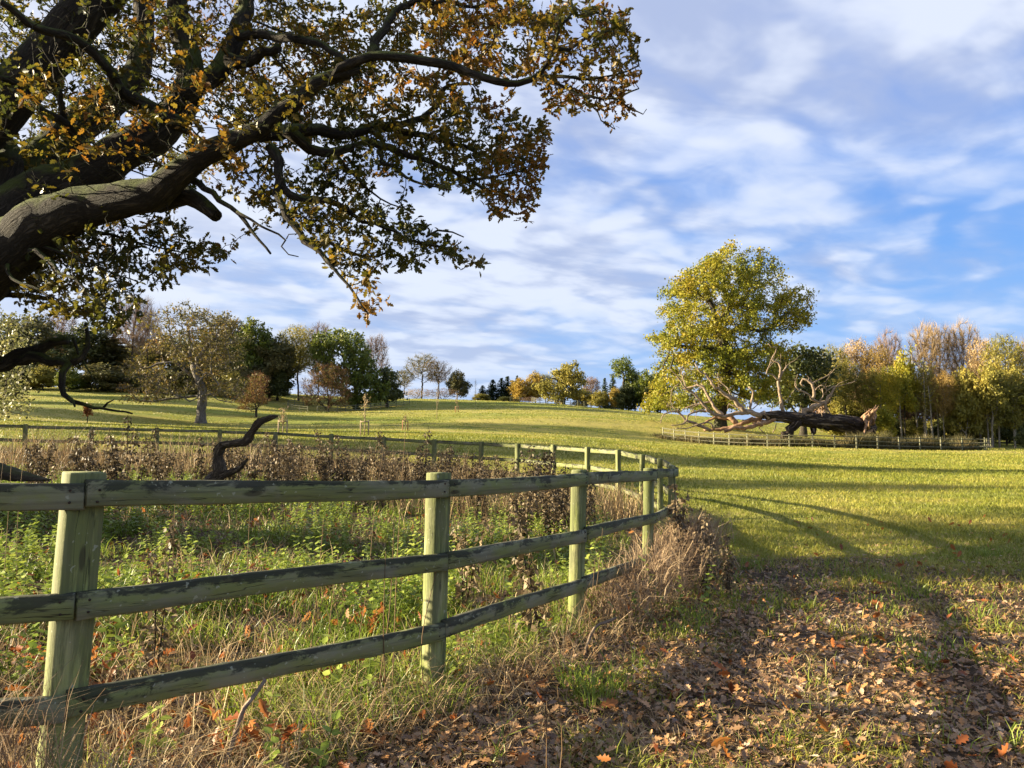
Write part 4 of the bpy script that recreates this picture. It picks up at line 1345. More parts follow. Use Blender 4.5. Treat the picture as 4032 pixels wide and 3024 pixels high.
cg = Conv(400, 1100, 700 / 1936)
traced('parkland_oak', 'grey trunked oak with thinning bronze leaves alone on the left slope',
       [(960, 340, 190, 80, .6), (1120, 400, 110, 90, .7), (700, 400, 90, 60, .5), (650, 480, 90, 90, .5), (960, 500, 200, 120, .8), (720, 620, 140, 80), (1280, 480, 150, 110), (1380, 640, 170, 110), (1300, 780, 190, 120), (1000, 700, 220, 100), (760, 800, 170, 80), (1080, 880, 220, 80),
        (500, 940, 170, 70), (420, 1040, 110, 80), (560, 1100, 180, 80), (380, 1200, 130, 50), (620, 1240, 150, 60), (820, 1180, 130, 90), (1380, 1000, 150, 90), (1330, 1160, 170, 90), (1450, 1260, 80, 40), (420, 1320, 200, 35, .6), (650, 1330, 120, 30, .6), (1250, 1280, 100, 30)],
       cg, 86, (794, 1662), 6.0, 1300, .42, LM_OAKGREY, M_BARK_GREY, 1.0, 6, .32, .24, .26, tip=.026, twigs=3, twigm=M_TWIG_GREY, seed=23,
       limbs=[([(1060, 1120), (1020, 1000), (960, 850), (800, 720), (700, 640)], -1), ([(1020, 1000), (960, 850), (970, 680), (930, 480)], 1.5), ([(1060, 1120), (1040, 860), (1160, 720), (1260, 600)], -.5), ([(1060, 1130), (1120, 1030), (1190, 1010), (1220, 1080)], -3),
              ([(1050, 1290), (960, 1330), (900, 1290)], -2), ([(1090, 1270), (1190, 1250), (1260, 1310), (1400, 1340), (1500, 1330)], -1), ([(1040, 1270), (740, 1300), (560, 1330), (400, 1320)], 1), ([(990, 1060), (800, 900), (600, 920)], 0)])

c4 = Conv(900, 1200, 1000 / 2212)
traced('sycamore_tree', 'big rounded green tree behind the brown hawthorn clump', [(1000, 280, 130, 60), (900, 330, 120, 80), (1090, 350, 120, 90), (820, 400, 100, 90), (980, 450, 200, 120), (1140, 480, 110, 120), (800, 530, 90, 80), (1050, 600, 200, 110), (1200, 600, 120, 110), (1130, 740, 150, 90), (1280, 720, 120, 90), (1180, 830, 150, 50), (900, 650, 120, 100)],
       c4, 152, (1400, 1600), 7, 1000, .7, LM_GREEN, M_BARK_FAR, .9, 15, .5, .55, .2, tip=.035, seed=24, shrink=1.12)
traced('holm_oak', 'low dark green tree at the right end of the copse below the crest', [(1390, 600, 70, 50), (1330, 680, 90, 80), (1430, 700, 70, 80), (1400, 780, 110, 60), (1480, 780, 50, 50), (1300, 790, 80, 50)], c4, 158, (1525, 1595), 5, 450, .6, LM_DARK, M_BARK_FAR, .6, 15, .45, .5, .15, tip=.03, seed=25)
traced('hawthorn_bush', 'broad brown hawthorn clump inside the round fence', [(700, 780, 90, 110), (1010, 800, 70, 100), (830, 600, 140, 90), (930, 580, 100, 60), (720, 700, 90, 90), (850, 720, 160, 110), (980, 700, 80, 110), (760, 830, 110, 70), (900, 840, 130, 60)], c4, 140, (1290, 1616), 4, 800, .42, LM_OAKGREY, M_BARK_FAR, .4, 4, .3, .22, .10, tip=.02, twigs=11, twigm=M_TWIG_RED, seed=26)
traced('hawthorn_bush', 'small russet topped hawthorn between the parkland oak and the round fence', [(270, 640, 70, 45), (250, 720, 80, 60), (200, 800, 110, 60), (290, 830, 60, 60), (130, 830, 70, 40), (160, 900, 80, 30)], c4, 96, (1008, 1642), 2.2, 480, .28, LM_OAKGREY, M_BARK_FAR, .3, 4, .22, .18, .15, tip=.014, twigs=10, twigm=M_TWIG_RED, seed=27)

c5 = Conv(1800, 1250, 900 / 2212)
traced('leaning_oak', 'broken oak leaning over on the hill crest with golden green crown', [(1110, 480, 80, 45), (1040, 540, 90, 50), (1150, 560, 90, 60), (1060, 620, 110, 50), (960, 530, 60, 30), (1180, 650, 70, 60), (1000, 700, 130, 60), (1130, 740, 100, 50), (880, 720, 80, 50), (930, 780, 100, 30)], c5, 178, (2215, 1590), 5, 520, .55, LM_OLIVE, M_BARK_FAR, 1.0, 13, .42, .48, .3, tip=.03, seed=28,
       limbs=[([(1020, 640), (940, 590), (860, 600), (780, 620), (700, 680), (640, 730), (600, 775)], -2), ([(860, 600), (730, 660), (690, 720), (650, 770)], -3)])
traced('open_crowned_tree', 'tall open topped green tree above the dark trees on the right of the crest', [(1590, 420, 70, 35), (1540, 460, 60, 40), (1640, 450, 50, 40), (1600, 500, 80, 40), (1540, 550, 50, 25), (1680, 540, 50, 50)], c5, 185, (2450, 1605), 4, 300, .55, LM_GREEN, M_BARK_FAR, .6, 10, .4, .45, .45, tip=.03, seed=29)

#%%WOODS
# ------------------------------------------------------------------ woods and copses
G_L = 'trees of the left wood'
tree('conifer_tree', 'conifer', 30, 1260, 228, 146, LM_DARK, M_BARK_FAR, 'dark conifer at the left end of the wood, behind hanging oak leaves', group=G_L)
tree('oak_tree', 'broad', 130, 1225, 276, 150, LM_DULL, M_BARK_FAR, 'dark green tree leftmost among the tall broadleaf trees of the left wood', group=G_L)
tree('beech_tree', 'sparse', 230, 1215, 180, 158, M_TWIG_BROWN, M_BARK_FAR, 'half bare tree behind the hanging golden oak leaves', group=G_L)
tree('oak_tree', 'broad', 330, 1260, 276, 148, LM_DARK, M_BARK_FAR, 'dark tree beyond the dangling dead limb, left wood', group=G_L)
tree('conifer_tree', 'conifer', 440, 1270, 240, 150, LM_DULL, M_BARK_FAR, 'dark layered conifer just left of the tall bare beech', group=G_L)
tree('beech_tree', 'bare', 522, 1163, 210, 146, M_TWIG_BROWN, M_BARK_FAR, 'tallest bare beech of the left wood with a dark straight trunk', group=G_L)
tree('beech_tree', 'bare', 578, 1232, 130, 150, M_TWIG_BROWN, M_BARK_FAR, 'slim bare tree between the tall beech and the grey trunked oak', group=G_L)
tree('holly_bush', 'bushy', 268, 1446, 132, 136, LM_GREEN, M_BARK_FAR, 'round bright green holly at the edge of the left wood', 'bush')
tree('yew_bush', 'bushy', 60, 1420, 228, 140, LM_DARK, M_BARK_FAR, 'dark low yew at the far left edge of the slope', 'bush')
tree('yew_bush', 'bushy', 400, 1430, 252, 140, LM_DULL, M_BARK_FAR, 'dark low evergreen below the tall bare beech', 'bush')
tree('yew_bush', 'bushy', 165, 1440, 156, 139, LM_OLIVE, M_BARK_FAR, 'olive low bush left of the round holly', 'bush')
tree('yew_bush', 'bushy', 560, 1455, 216, 142, LM_DARK, M_BARK_FAR, 'dark low evergreen left of the grey trunk', 'bush')
tree('yew_bush', 'bushy', 720, 1430, 264, 144, LM_DULL, M_BARK_FAR, 'dark low evergreen straight behind the grey trunked oak', 'bush')
tree('yew_bush', 'bushy', 880, 1440, 216, 146, LM_DARK, M_BARK_FAR, 'dark low evergreen right of the grey trunk', 'bush')
tree('oak_tree', 'broad', 880, 1225, 240, 152, LM_OAKGREY, M_BARK_FAR, 'bronze oak just behind the right shoulder of the grey trunked oak', group=G_L)
tree('oak_tree', 'broad', 995, 1240, 228, 150, LM_GREEN, M_BARK_FAR, 'open crowned green oak right of the grey trunked oak', group=G_L)
tree('oak_tree', 'broad', 1090, 1318, 228, 150, LM_DULL, M_BARK_FAR, 'dark green tree between the open crowned oak and the brown beech', group=G_L)
tree('yew_bush', 'bushy', 1060, 1420, 204, 150, LM_DARK, M_BARK_FAR, 'dark foliage low behind the russet topped hawthorn', 'bush')
tree('beech_tree', 'hazy', 1175, 1278, 228, 155, LM_OLIVE, M_BARK_FAR, 'olive and brown beech left of the big rounded green tree', group=G_L)
tree('beech_tree', 'bare', 1255, 1276, 150, 168, M_TWIG_BROWN, M_BARK_FAR, 'bare brown beech rising behind the rounded green tree on its left', group=G_L)
tree('beech_tree', 'bare', 1478, 1318, 130, 170, M_TWIG_BROWN, M_BARK_FAR, 'bare brown tree showing right of the rounded green tree', group=G_L)
for q_ in range(9):
    tree('hazel_bush', 'bushy', 470 + q_ * 62 + random.uniform(-15, 15), 1435 + 40 * random.random(), 150, 141 + 5 * random.random(), (LM_DULL, LM_OLIVE, LM_DULL)[q_ % 3], M_BARK_FAR,
         'olive bush in the scrub layer behind the grey trunked oak' if q_ % 3 == 1 else 'dull green bush in the scrub layer behind the grey trunked oak', 'bush', 'olive scrub behind the grey trunked oak' if q_ % 3 == 1 else 'green scrub behind the grey trunked oak')
for q_ in range(13):
    px_ = 20 + q_ * 92 + random.uniform(-25, 25)
    tree('beech_tree' if q_ % 2 else 'oak_tree', ('hazy', 'broad', 'bushy')[q_ % 3], px_, 1300 + 60 * random.random(), 250, 166 + 6 * random.random(), (LM_OLIVE, LM_DULL, LM_DARK)[q_ % 3], M_BARK_FAR,
         'brownish tree in the back row of the left wood' if q_ % 3 == 0 else 'dark tree in the back row of the left wood', group='back row of the left wood, brownish' if q_ % 3 == 0 else 'back row of the left wood, dark')
G_C = 'thin trees behind the crest left of its middle'
tree('ash_tree', 'sparse', 1660, 1392, 190, 196, LM_OAKGREY, M_BARK_FAR, 'tallest thin leaved tree of the small group on the crest', group=G_C)
tree('ash_tree', 'sparse', 1725, 1420, 150, 198, M_TWIG_GREY, M_BARK_FAR, 'bare tree in the middle of the small crest group', group=G_C)
tree('oak_tree', 'bushy', 1800, 1453, 110, 194, LM_DULL, M_BARK_FAR, 'low spreading dark tree at the right of the small crest group', group=G_C)
tree('ash_tree', 'sparse', 1590, 1458, 120, 194, LM_OAKGREY, M_BARK_FAR, 'small thin tree at the left of the crest group', group=G_C)
tree('thorn_bush', 'shrub', 1640, 1525, 150, 190, M_TWIG_TAN, M_BARK_FAR, 'tan scrub under the crest group', 'bush')
tree('thorn_bush', 'shrub', 1745, 1525, 150, 190, M_TWIG_BROWN, M_BARK_FAR, 'brown scrub under the right of the crest group', 'bush')
G_D = 'spruces on the crest'
for px_, tp_, w_, lb in ((1900, 1517, 50, 'small spruce at the left end of the crest row'), (1940, 1494, 66, 'second spruce from the left on the crest'), (1974, 1488, 60, 'spruce left of the tallest crest spruce'),
                         (1999, 1481, 62, 'tallest crest spruce left of the golden trees'), (2036, 1478, 40, 'spruce peeping above the golden trees'), (2382, 1488, 44, 'slim spruce right of the leaning oak'), (2414, 1482, 56, 'dark spruce left of the tall open tree')):
    tree('spruce_tree', 'conifer', px_, tp_, w_ * 1.35, 192 + random.random() * 6, LM_CONIFER, M_BARK_FAR, lb, group=G_D)
tree('hazel_bush', 'bushy', 1895, 1548, 91, 188, LM_OLIVE, M_BARK_FAR, 'olive bush at the foot of the crest spruces', 'bush')
tree('birch_tree', 'bushy', 2046, 1487, 117, 190, LM_YELLOW, M_BARK_FAR, 'golden round tree beside the crest spruces')
tree('birch_tree', 'bushy', 2108, 1460, 117, 192, LM_YELLOW, M_BARK_FAR, 'taller golden tree behind the broken limb')
tree('birch_tree', 'hazy', 2150, 1472, 117, 194, LM_OLIVE, M_BARK_FAR, 'olive tree just behind the golden crown of the leaning oak')
tree('thorn_bush', 'bushy', 1990, 1560, 78, 182, LM_DARK, M_BARK_FAR, 'dark scrub left of the short hurdle', 'bush')
tree('thorn_bush', 'shrub', 2090, 1560, 117, 180, M_TWIG_BROWN, M_BARK_FAR, 'brown scrub under the broken limb', 'bush')
tree('lime_tree', 'hazy', 2330, 1482, 91, 200, M_TWIG_BROWN, M_BARK_FAR, 'pale pinkish bare tree right of the leaning oak')
tree('hazel_bush', 'bushy', 2300, 1530, 117, 188, LM_OLIVE, M_BARK_FAR, 'tan olive bush right of the leaning oak', 'bush')
tree('hazel_bush', 'bushy', 2362, 1536, 104, 185, LM_OLIVE, M_BARK_FAR, 'tan olive bush below the slim spruce', 'bush')
tree('hazel_bush', 'bushy', 2424, 1520, 72, 183, LM_YELLOW, M_BARK_FAR, 'golden bush at the foot of the tall open tree', 'bush')
tree('oak_tree', 'bushy', 2465, 1510, 117, 182, LM_DARK, M_BARK_FAR, 'dark green tree at the foot of the tall open tree')
tree('oak_tree', 'bushy', 2500, 1452, 117, 186, LM_GREEN, M_BARK_FAR, 'dense green tree right of the tall open tree')
tree('oak_tree', 'bushy', 2556, 1448, 130, 180, LM_GREEN, M_BARK_FAR, 'dense green tree touching the tall oak on its left')
tree('oak_tree', 'bushy', 2600, 1470, 130, 176, LM_DARK, M_BARK_FAR, 'dark green tree half hidden by the tall oak')
G_R = 'trees of the right wood'
RW = [('beech_tree', 'hazy', 3275, 1358, 190, 122, LM_OLIVE, M_BARK_FAR, 'tan tree rising just right of the dark tree behind the fallen trunk'),
      ('beech_tree', 'hazy', 3375, 1328, 180, 124, M_TWIG_TAN, M_BARK_FAR, 'tan half bare tree left of the lone bare crown of the right wood'),
      ('beech_tree', 'bare', 3505, 1302, 150, 128, M_TWIG_BROWN, M_BARK_FAR, 'bare crowned tree standing above its tan neighbours, right wood'),
      ('beech_tree', 'hazy', 3455, 1355, 170, 120, LM_ORANGE, M_BARK_FAR, 'orange leaved tree left of the lime yellow tree'),
      ('maple_tree', 'broad', 3562, 1372, 150, 110, LM_LIME, M_BARK_FAR, 'lime yellow tree in the middle of the right wood'),
      ('beech_tree', 'bare', 3645, 1278, 180, 126, M_TWIG_TAN, M_BARK_FAR, 'left tree of the tall bare pair in the right wood'),
      ('beech_tree', 'bare', 3705, 1276, 160, 128, M_TWIG_TAN, M_BARK_FAR, 'right tree of the tall bare pair in the right wood'),
      ('beech_tree', 'bare', 3800, 1264, 170, 127, M_TWIG_TAN, M_BARK_FAR, 'tallest bare crown of the right wood'),
      ('beech_tree', 'hazy', 3870, 1330, 170, 122, M_TWIG_TAN, M_BARK_FAR, 'tan tree between the tallest bare crown and the brown edge trees'),
      ('beech_tree', 'hazy', 3960, 1312, 200, 118, LM_OLIVE, M_BARK_FAR, 'broad olive brown tree near the right edge'),
      ('beech_tree', 'hazy', 4060, 1325, 190, 120, LM_ORANGE, M_BARK_FAR, 'brown orange tree cut off at the right edge'),
      ('beech_tree', 'hazy', 3330, 1420, 200, 112, LM_OLIVE, M_BARK_FAR, 'olive tree behind the curled dead branches'),
      ('beech_tree', 'hazy', 3430, 1450, 170, 110, LM_OLIVE, M_BARK_FAR, 'olive understorey tree above the torn root plate'),
      ('maple_tree', 'hazy', 3500, 1440, 130, 107, LM_LIME, M_BARK_FAR, 'yellow green young tree just right of the root plate'),
      ('birch_tree', 'hazy', 3640, 1440, 140, 110, LM_OLIVE, M_BARK_PALE, 'thin olive tree with a pale trunk in the gap of the right wood'),
      ('birch_tree', 'hazy', 3715, 1460, 130, 108, LM_ORANGE, M_BARK_PALE, 'rusty thin tree with a pale trunk right of the gap'),
      ('maple_tree', 'bushy', 3800, 1440, 200, 108, LM_OLIVE, M_BARK_PALE, 'wide olive yellow tree in front of the right wood'),
      ('maple_tree', 'broad', 3900, 1420, 190, 106, LM_OLIVE, M_BARK_PALE, 'olive tree with forked pale trunks in front of the right wood'),
      ('maple_tree', 'broad', 3990, 1440, 180, 107, LM_OLIVE, M_BARK_PALE, 'olive yellow tree by the right edge'),
      ('maple_tree', 'broad', 4080, 1450, 180, 106, LM_LIME, M_BARK_PALE, 'yellow tree mostly beyond the right edge'),
      ('hazel_bush', 'bushy', 3480, 1590, 120, 104, LM_LIME, M_BARK_FAR, 'yellow green bush beside the torn root plate'),
      ('hazel_bush', 'bushy', 3600, 1640, 120, 112, LM_OLIVE, M_BARK_FAR, 'olive bush among the straight trunks'),
      ('hazel_bush', 'bushy', 3720, 1640, 130, 114, LM_DARK, M_BARK_FAR, 'dark bush low in the gap of the right wood'),
      ('hazel_bush', 'bushy', 3840, 1620, 130, 112, LM_OLIVE, M_BARK_FAR, 'olive bush behind the fence corner'),
      ('holly_bush', 'bushy', 4030, 1690, 90, 98, LM_DARK, M_BARK_FAR, 'dark low holly at the right edge', ),
      ('hazel_bush', 'bushy', 3960, 1630, 130, 113, LM_DARK, M_BARK_FAR, 'dark bush below the olive trees by the right edge'),
      ('hazel_bush', 'bushy', 3330, 1560, 200, 116, LM_OLIVE, M_BARK_FAR, 'olive bush behind the fallen trunk'),
      ('hazel_bush', 'bushy', 3420, 1620, 160, 114, LM_DARK, M_BARK_FAR, 'dark undergrowth bush behind the root plate')]
for q_ in range(12):
    px_ = 3260 + q_ * 75 + random.uniform(-20, 20)
    tree('beech_tree', 'hazy' if q_ % 2 else 'bushy', px_, 1420 + 90 * random.random(), 170, 132 + 8 * random.random(), (M_TWIG_BROWN, LM_OLIVE)[q_ % 2], M_BARK_FAR, 'tan tree deep in the right wood' if q_ % 2 else 'brown tree deep in the right wood',
         group='deep trees of the right wood, tan' if q_ % 2 else 'deep trees of the right wood, brown')
for (nm, kd, px_, tp_, w_, d_, lm, bm, lb) in RW:
    tree(nm, kd, px_, tp_, w_, d_, lm, bm, lb, 'bush' if 'bush' in nm else 'tree', None if 'bush' in nm else G_R)
for q_ in range(16):
    px_ = 3290 + q_ * 52 + random.uniform(-15, 15)
    tree('hazel_bush', 'bushy', px_, 1600 + 60 * random.random(), 120 + 40 * random.random(), 118 + 6 * random.random(), (LM_DARK, LM_OLIVE)[q_ % 2], M_BARK_FAR,
         'olive bush low inside the right wood' if q_ % 2 else 'dark bush low inside the right wood', 'bush', 'olive undergrowth of the right wood' if q_ % 2 else 'dark undergrowth of the right wood')
# straight pale trunks at the wood's edge
pole_lab = ['pale slim trunk just right of the root plate', 'slim pale trunk below the lime yellow tree', 'thin trunk right of the slim pale pair', 'tall grey trunk leaning slightly in the middle of the right wood', 'straight pale trunk left of the gap', 'pale trunk in the gap',
            'short white trunk right of the gap', 'leaning pale trunk below the wide olive tree', 'white forked trunk near the fence corner', 'straight tan trunk above the fence corner', 'pale trunk leaning outward past the fence corner', 'white trunk by the right edge', 'thin pale trunk closest to the right edge']
pole_px = [(3516, 1560), (3548, 1540), (3468, 1560), (3612, 1420), (3644, 1480), (3670, 1560), (3692, 1600), (3832, 1600), (3858, 1590), (3888, 1600), (3906, 1600), (3930, 1560), (3992, 1580)]
for (px_, tp_), lb in zip(pole_px, pole_lab):
    d_ = 106 + random.random() * 6
    x_ = (px_ - 2016) / FPX * d_
    z_ = gz(x_, d_)
    H_ = pt(px_, tp_, d_)[2] - z_ + 1.5
    G = Geo(); GC_ = Geo()
    ln = random.uniform(-.05, .03) * H_
    P_ = np.array([(0, 0, -.3), (ln * .3, .05, H_ * .35), (ln * .6, .0, H_ * .7), (ln, .1, H_)])
    G.tube(*smoothpath(P_, [.15, .12, .09, .04], .8), 7, True, .05, int(px_))
    rr = np.random.default_rng(int(px_))
    tips = []
    for q_ in range(9):
        t_ = .45 + .55 * rr.random(); s_ = np.array([ln * t_, .05, H_ * t_]); a_ = rr.random() * 6.28
        e_ = s_ + np.array([math.cos(a_) * 1.5, math.sin(a_) * 1.5, 1.0]) * (.5 + rr.random() * .8)
        G.tube([s_, (s_ + e_) / 2 + rr.normal(0, .08, 3), e_], [.04, .025, .01], 4)
        tips += [e_, (s_ + e_) / 2, e_ * .8 + s_ * .2]
    leaf_cloud(GC_, np.array(tips), 7, .45, .30, rr, flat=.5)
    r_ = empty('birch_tree', (x_, d_, z_))
    tag(r_, lb, 'tree', 'slender trees along the edge of the right wood')
    obj('trunk', G.build('trunk', True), r_, [M_BARK_PALE if rr.random() < .6 else M_BARK_GREY]); obj('crown', GC_.build('crown'), r_, [LM_LIME if rr.random() < .4 else LM_OLIVE])
# trees beyond the left frame edge whose long shadows cross the park
for q_, (x_, y_, H_, W_, kd) in enumerate([(-46, 40, 19, 10, 'broad'), (-75, 66, 19, 16, 'broad'), (-92, 86, 20, 18, 'broad'), (-95, 106, 19, 16, 'broad'), (-100, 125, 20, 18, 'broad'), (-34, 26.5, 12, 6, 'broad')]):
    pr = PROTO[kd][q_ % 3]
    r_ = empty('oak_tree', (x_, y_, gz(x_, y_)), q_ * 1.3)
    r_.scale = (W_ / pr.W, W_ / pr.W, H_ / pr.H)
    tag(r_, 'oak standing out of view to the left of the park', 'tree', 'oaks out of view on the left')
    a_ = obj('trunk', pr.trunk, r_); set_mat(a_, M_BARK_FAR); b_2 = obj('crown', pr.crown, r_); set_mat(b_2, LM_GREEN)

#%%FALLEN
# ------------------------------------------------------------------ fallen dead tree
cz = Conv(2600, 1450, 1000 / 2212)
FD = 82.0
fx0 = pt(*cz(1200, 600), FD)[0]
fz0 = gz(fx0, FD)
root = empty('fallen_tree', (fx0, FD, fz0))
tag(root, 'huge fallen dead tree with bleached branches and upturned roots inside a low fence', 'fallen tree')
off = (-fx0, -FD, -fz0)


def deadlimb(G, conv, pts, w0, w1, d0, d1, n=7, wob=.05, seed=0, jag=.13, twigs=0):
    m_ = len(pts)
    P = []; R = []
    for k_, (a, b) in enumerate(pts):
        t_ = k_ / (m_ - 1)
        d = FD + d0 * (1 - t_) + d1 * t_
        P.append(pt(*conv(a, b), d)); R.append((w0 * (1 - t_) ** 1.3 + w1 * (1 - (1 - t_) ** 1.3)) * .86 * conv.s / 2 / FPX * d)
    Q, RQ = smoothpath(P, R, max(.35, max(R) * .6))
    rj = np.random.default_rng(seed)
    Q[1:-1] += rj.standard_normal((len(Q) - 2, 3)) * np.minimum(RQ[1:-1] * .35, jag)[:, None]
    G.tube(Q, RQ, n, True, wob, seed)
    if twigs and len(Q) > 4:
        for q_ in range(twigs):
            i0 = int(rj.integers(len(Q) // 3, len(Q) - 1))
            d_ = norm(norm(Q[i0] - Q[i0 - 1]) + rj.normal(0, .8, 3) + np.array([0, 0, .25]))
            L_ = rj.uniform(.5, 1.7)
            m_ = Q[i0] + d_ * L_ * .5 + rj.normal(0, .09, 3)
            r0 = min(RQ[i0] * .5, .05)
            G.tube([Q[i0], m_, Q[i0] + d_ * L_ + rj.normal(0, .2, 3)], [r0, r0 * .7, .012], 4, False)


G = Geo()
P_ = []; R_ = []
for (a, b, h, d_) in [(1840, 545, 75, 1.0), (1760, 520, 72, .9), (1640, 490, 72, .6), (1500, 468, 68, .3), (1350, 455, 66, 0), (1200, 440, 56, -.2), (1080, 425, 48, -.3), (960, 415, 38, -.5), (880, 410, 28, -.6)]:
    P_.append(pt(*cz(a, b), FD + d_)); R_.append(h * cz.s / FPX * FD)
Q, RQ = smoothpath(P_, R_, .35)
G.tube(Q, RQ, 34, True, .12, 4)
rs = np.random.default_rng(91)
for q_ in range(70):
    i0 = int(rs.integers(1, len(Q) - 7)); ln_ = int(rs.integers(3, 7))
    a_ = rs.random() * 6.28
    seg = Q[i0:i0 + ln_]
    ax_ = norm(seg[-1] - seg[0]); u1 = norm(np.cross(ax_, [0, 0, 1.0])); u2 = np.cross(ax_, u1)
    o_ = (math.cos(a_) * u1 + math.sin(a_) * u2)
    rad_s = rs.uniform(.05, .17)
    G.tube(seg + o_ * (RQ[i0:i0 + ln_] * rs.uniform(.93, 1.06))[:, None] + rs.normal(0, .03, seg.shape), np.linspace(1, .35, ln_) * rad_s, 5, True, .25, q_ + 300)
deadlimb(G, cz, [(1190, 470), (1150, 520), (1110, 560), (1080, 610)], 110, 80, -.3, -.8, 14, .09, 5)
deadlimb(G, cz, [(1330, 520), (1330, 545), (1325, 570)], 60, 40, -.2, -.4, 10, .1, 6)
obj('trunk', G.build('trunk', True), root, [M_DEADBARK], off)
# root plate: radiating torn roots and splinters
G = Geo()
rp = pt(*cz(1800, 500), FD + 1.0)
rr = np.random.default_rng(77)
for q_ in range(80):
    a_ = rr.random() * 6.28
    up_ = rr.random()
    tgt = pt(*cz(1755 + 150 * up_ ** 1.4 * rr.random() ** .3 + 30 * rr.random(), 600 - 285 * up_), FD + 1 + rr.normal() * 1.2)
    s_ = rp + rr.normal(0, .35, 3)
    mid_ = (s_ + tgt) / 2 + rr.normal(0, .18, 3)
    G.tube(*smoothpath([s_, mid_, tgt], [.26, .16, .03], .3), 5, True, .2, q_)
obj('root_plate', G.build('root_plate', True), root, [M_TORN], off)
LB = [
    (cz, [(950, 420), (850, 412), (760, 382), (700, 330), (640, 280), (540, 210), (480, 170), (440, 110), (400, 60), (340, 30), (322, -10), (300, -45)], 66, 9, -.6, -1.5),
    (cz, [(770, 388), (640, 402), (540, 412), (440, 390), (395, 340), (340, 270), (280, 210), (225, 180), (180, 120), (130, 50), (85, 5)], 44, 9, -.8, -2.5),
    (cz, [(545, 405), (480, 350), (440, 290), (410, 230), (370, 172), (320, 147), (260, 165), (195, 178)], 38, 14, -.5, 1.5),
    (cz, [(430, 295), (350, 308), (280, 322), (218, 348)], 20, 7, .3, 1),
    (cz, [(440, 385), (340, 372), (250, 405), (222, 465), (180, 490), (95, 497)], 26, 9, -1, -2.5),
    (cz, [(440, 545), (330, 492), (240, 460), (195, 425), (150, 382), (80, 384), (28, 402), (0, 480)], 34, 9, -1, -2),
    (cz, [(170, 380), (130, 345), (100, 328), (55, 325)], 14, 6, -1.8, -2.2),
    (cz, [(620, 270), (600, 200), (560, 150), (510, 105), (500, 40)], 16, 6, -1, 0),
    (cz, [(225, 180), (190, 60), (180, 10)], 14, 5, -2, -1),
    (cz, [(170, 130), (100, 190), (95, 270), (80, 310)], 10, 5, -2.2, -2.8),
    (cz, [(470, 530), (440, 480), (400, 470), (330, 490), (240, 520), (130, 525)], 22, 8, -1.2, -2.2),
    (cz, [(900, 560), (860, 520), (900, 500)], 14, 6, -.5, -.9),
    (cz, [(980, 560), (1000, 520), (1010, 480)], 12, 8, -.5, -.7),
]
for q_, (cv, L_, w0, w1, d0, d1) in enumerate(LB):
    G = Geo()
    deadlimb(G, cv, L_, w0, w1, d0, d1, 8, .10, 30 + q_, twigs=6)
    obj('branch', G.build('branch', True), root, [M_BLEACH], off)
LP = [
    (c6, [(1240, 1320), (1228, 1260), (1212, 1200), (1200, 1130), (1206, 1060), (1216, 990), (1195, 930), (1150, 905), (1180, 850), (1186, 815), (1150, 815), (1120, 785)], 36, 6, 0, 0),
    (c6, [(1215, 1055), (1240, 990), (1280, 945), (1350, 900)], 18, 5, 0, .8), (c6, [(1200, 1070), (1150, 1022), (1105, 1015), (1130, 960), (1142, 908)], 18, 8, 0, -.6), (c6, [(1212, 940), (1220, 880), (1216, 860)], 8, 4, 0, 0)]
for q_, (cv, L_, w0, w1, d0, d1) in enumerate(LP):
    G = Geo()
    deadlimb(G, cv, L_, w0, w1, d0, d1, 8, .10, 60 + q_, twigs=2)
    obj('branch', G.build('branch', True), root, [M_BLEACH], off)
LQ = [
    (c6, [(1370, 1350), (1440, 1290), (1510, 1250), (1560, 1235), (1585, 1200), (1620, 1150), (1640, 1118), (1600, 1128), (1555, 1170)], 60, 8, 0, 0),
    (c6, [(1530, 1240), (1450, 1212), (1440, 1190), (1400, 1160), (1340, 1130), (1330, 1080), (1350, 1020)], 24, 7, 0, -.8),
    (c6, [(1460, 1215), (1480, 1150), (1450, 1100), (1420, 1060), (1388, 1060), (1370, 1095), (1392, 1118)], 30, 14, 0, .6),
    (c6, [(1450, 1100), (1500, 1070), (1560, 1042), (1610, 1010), (1630, 980)], 14, 4, .4, 1), (c6, [(1560, 1240), (1572, 1290), (1605, 1335)], 26, 18, 0, .2),
    (c6, [(1640, 1120), (1700, 1102), (1760, 1085), (1800, 1070)], 8, 3, 0, 1), (c6, [(1480, 1150), (1520, 1110), (1560, 1120), (1570, 1170)], 12, 6, 0, -.5), (c6, [(1520, 1225), (1545, 1180), (1535, 1130)], 14, 7, 0, .8)]
for q_, (cv, L_, w0, w1, d0, d1) in enumerate(LQ):
    G = Geo()
    deadlimb(G, cv, L_, w0, w1, d0, d1, 8, .10, 80 + q_, twigs=3)
    obj('branch', G.build('branch', True), root, [M_BLEACH], off)
LS = [
    (c6, [(985, 1310), (985, 1260), (1000, 1200), (1005, 1150), (968, 1118)], 26, 14, 0, 0), (c6, [(1000, 1290), (1035, 1260), (1030, 1230)], 9, 6, 0, 0), (c6, [(1140, 1310), (1165, 1265), (1240, 1210)], 8, 4, 0, 0), (c6, [(1250, 1240), (1300, 1170), (1335, 1130)], 8, 4, 0, 0),
    (c6, [(930, 1290), (860, 1270), (820, 1250), (810, 1290)], 14, 6, .5, 1)]
for q_, (cv, L_, w0, w1, d0, d1) in enumerate(LS):
    G = Geo()
    deadlimb(G, cv, L_, w0, w1, d0, d1, 8, .08, 100 + q_)
    obj('branch', G.build('branch', True), root, [M_BLEACH], off)
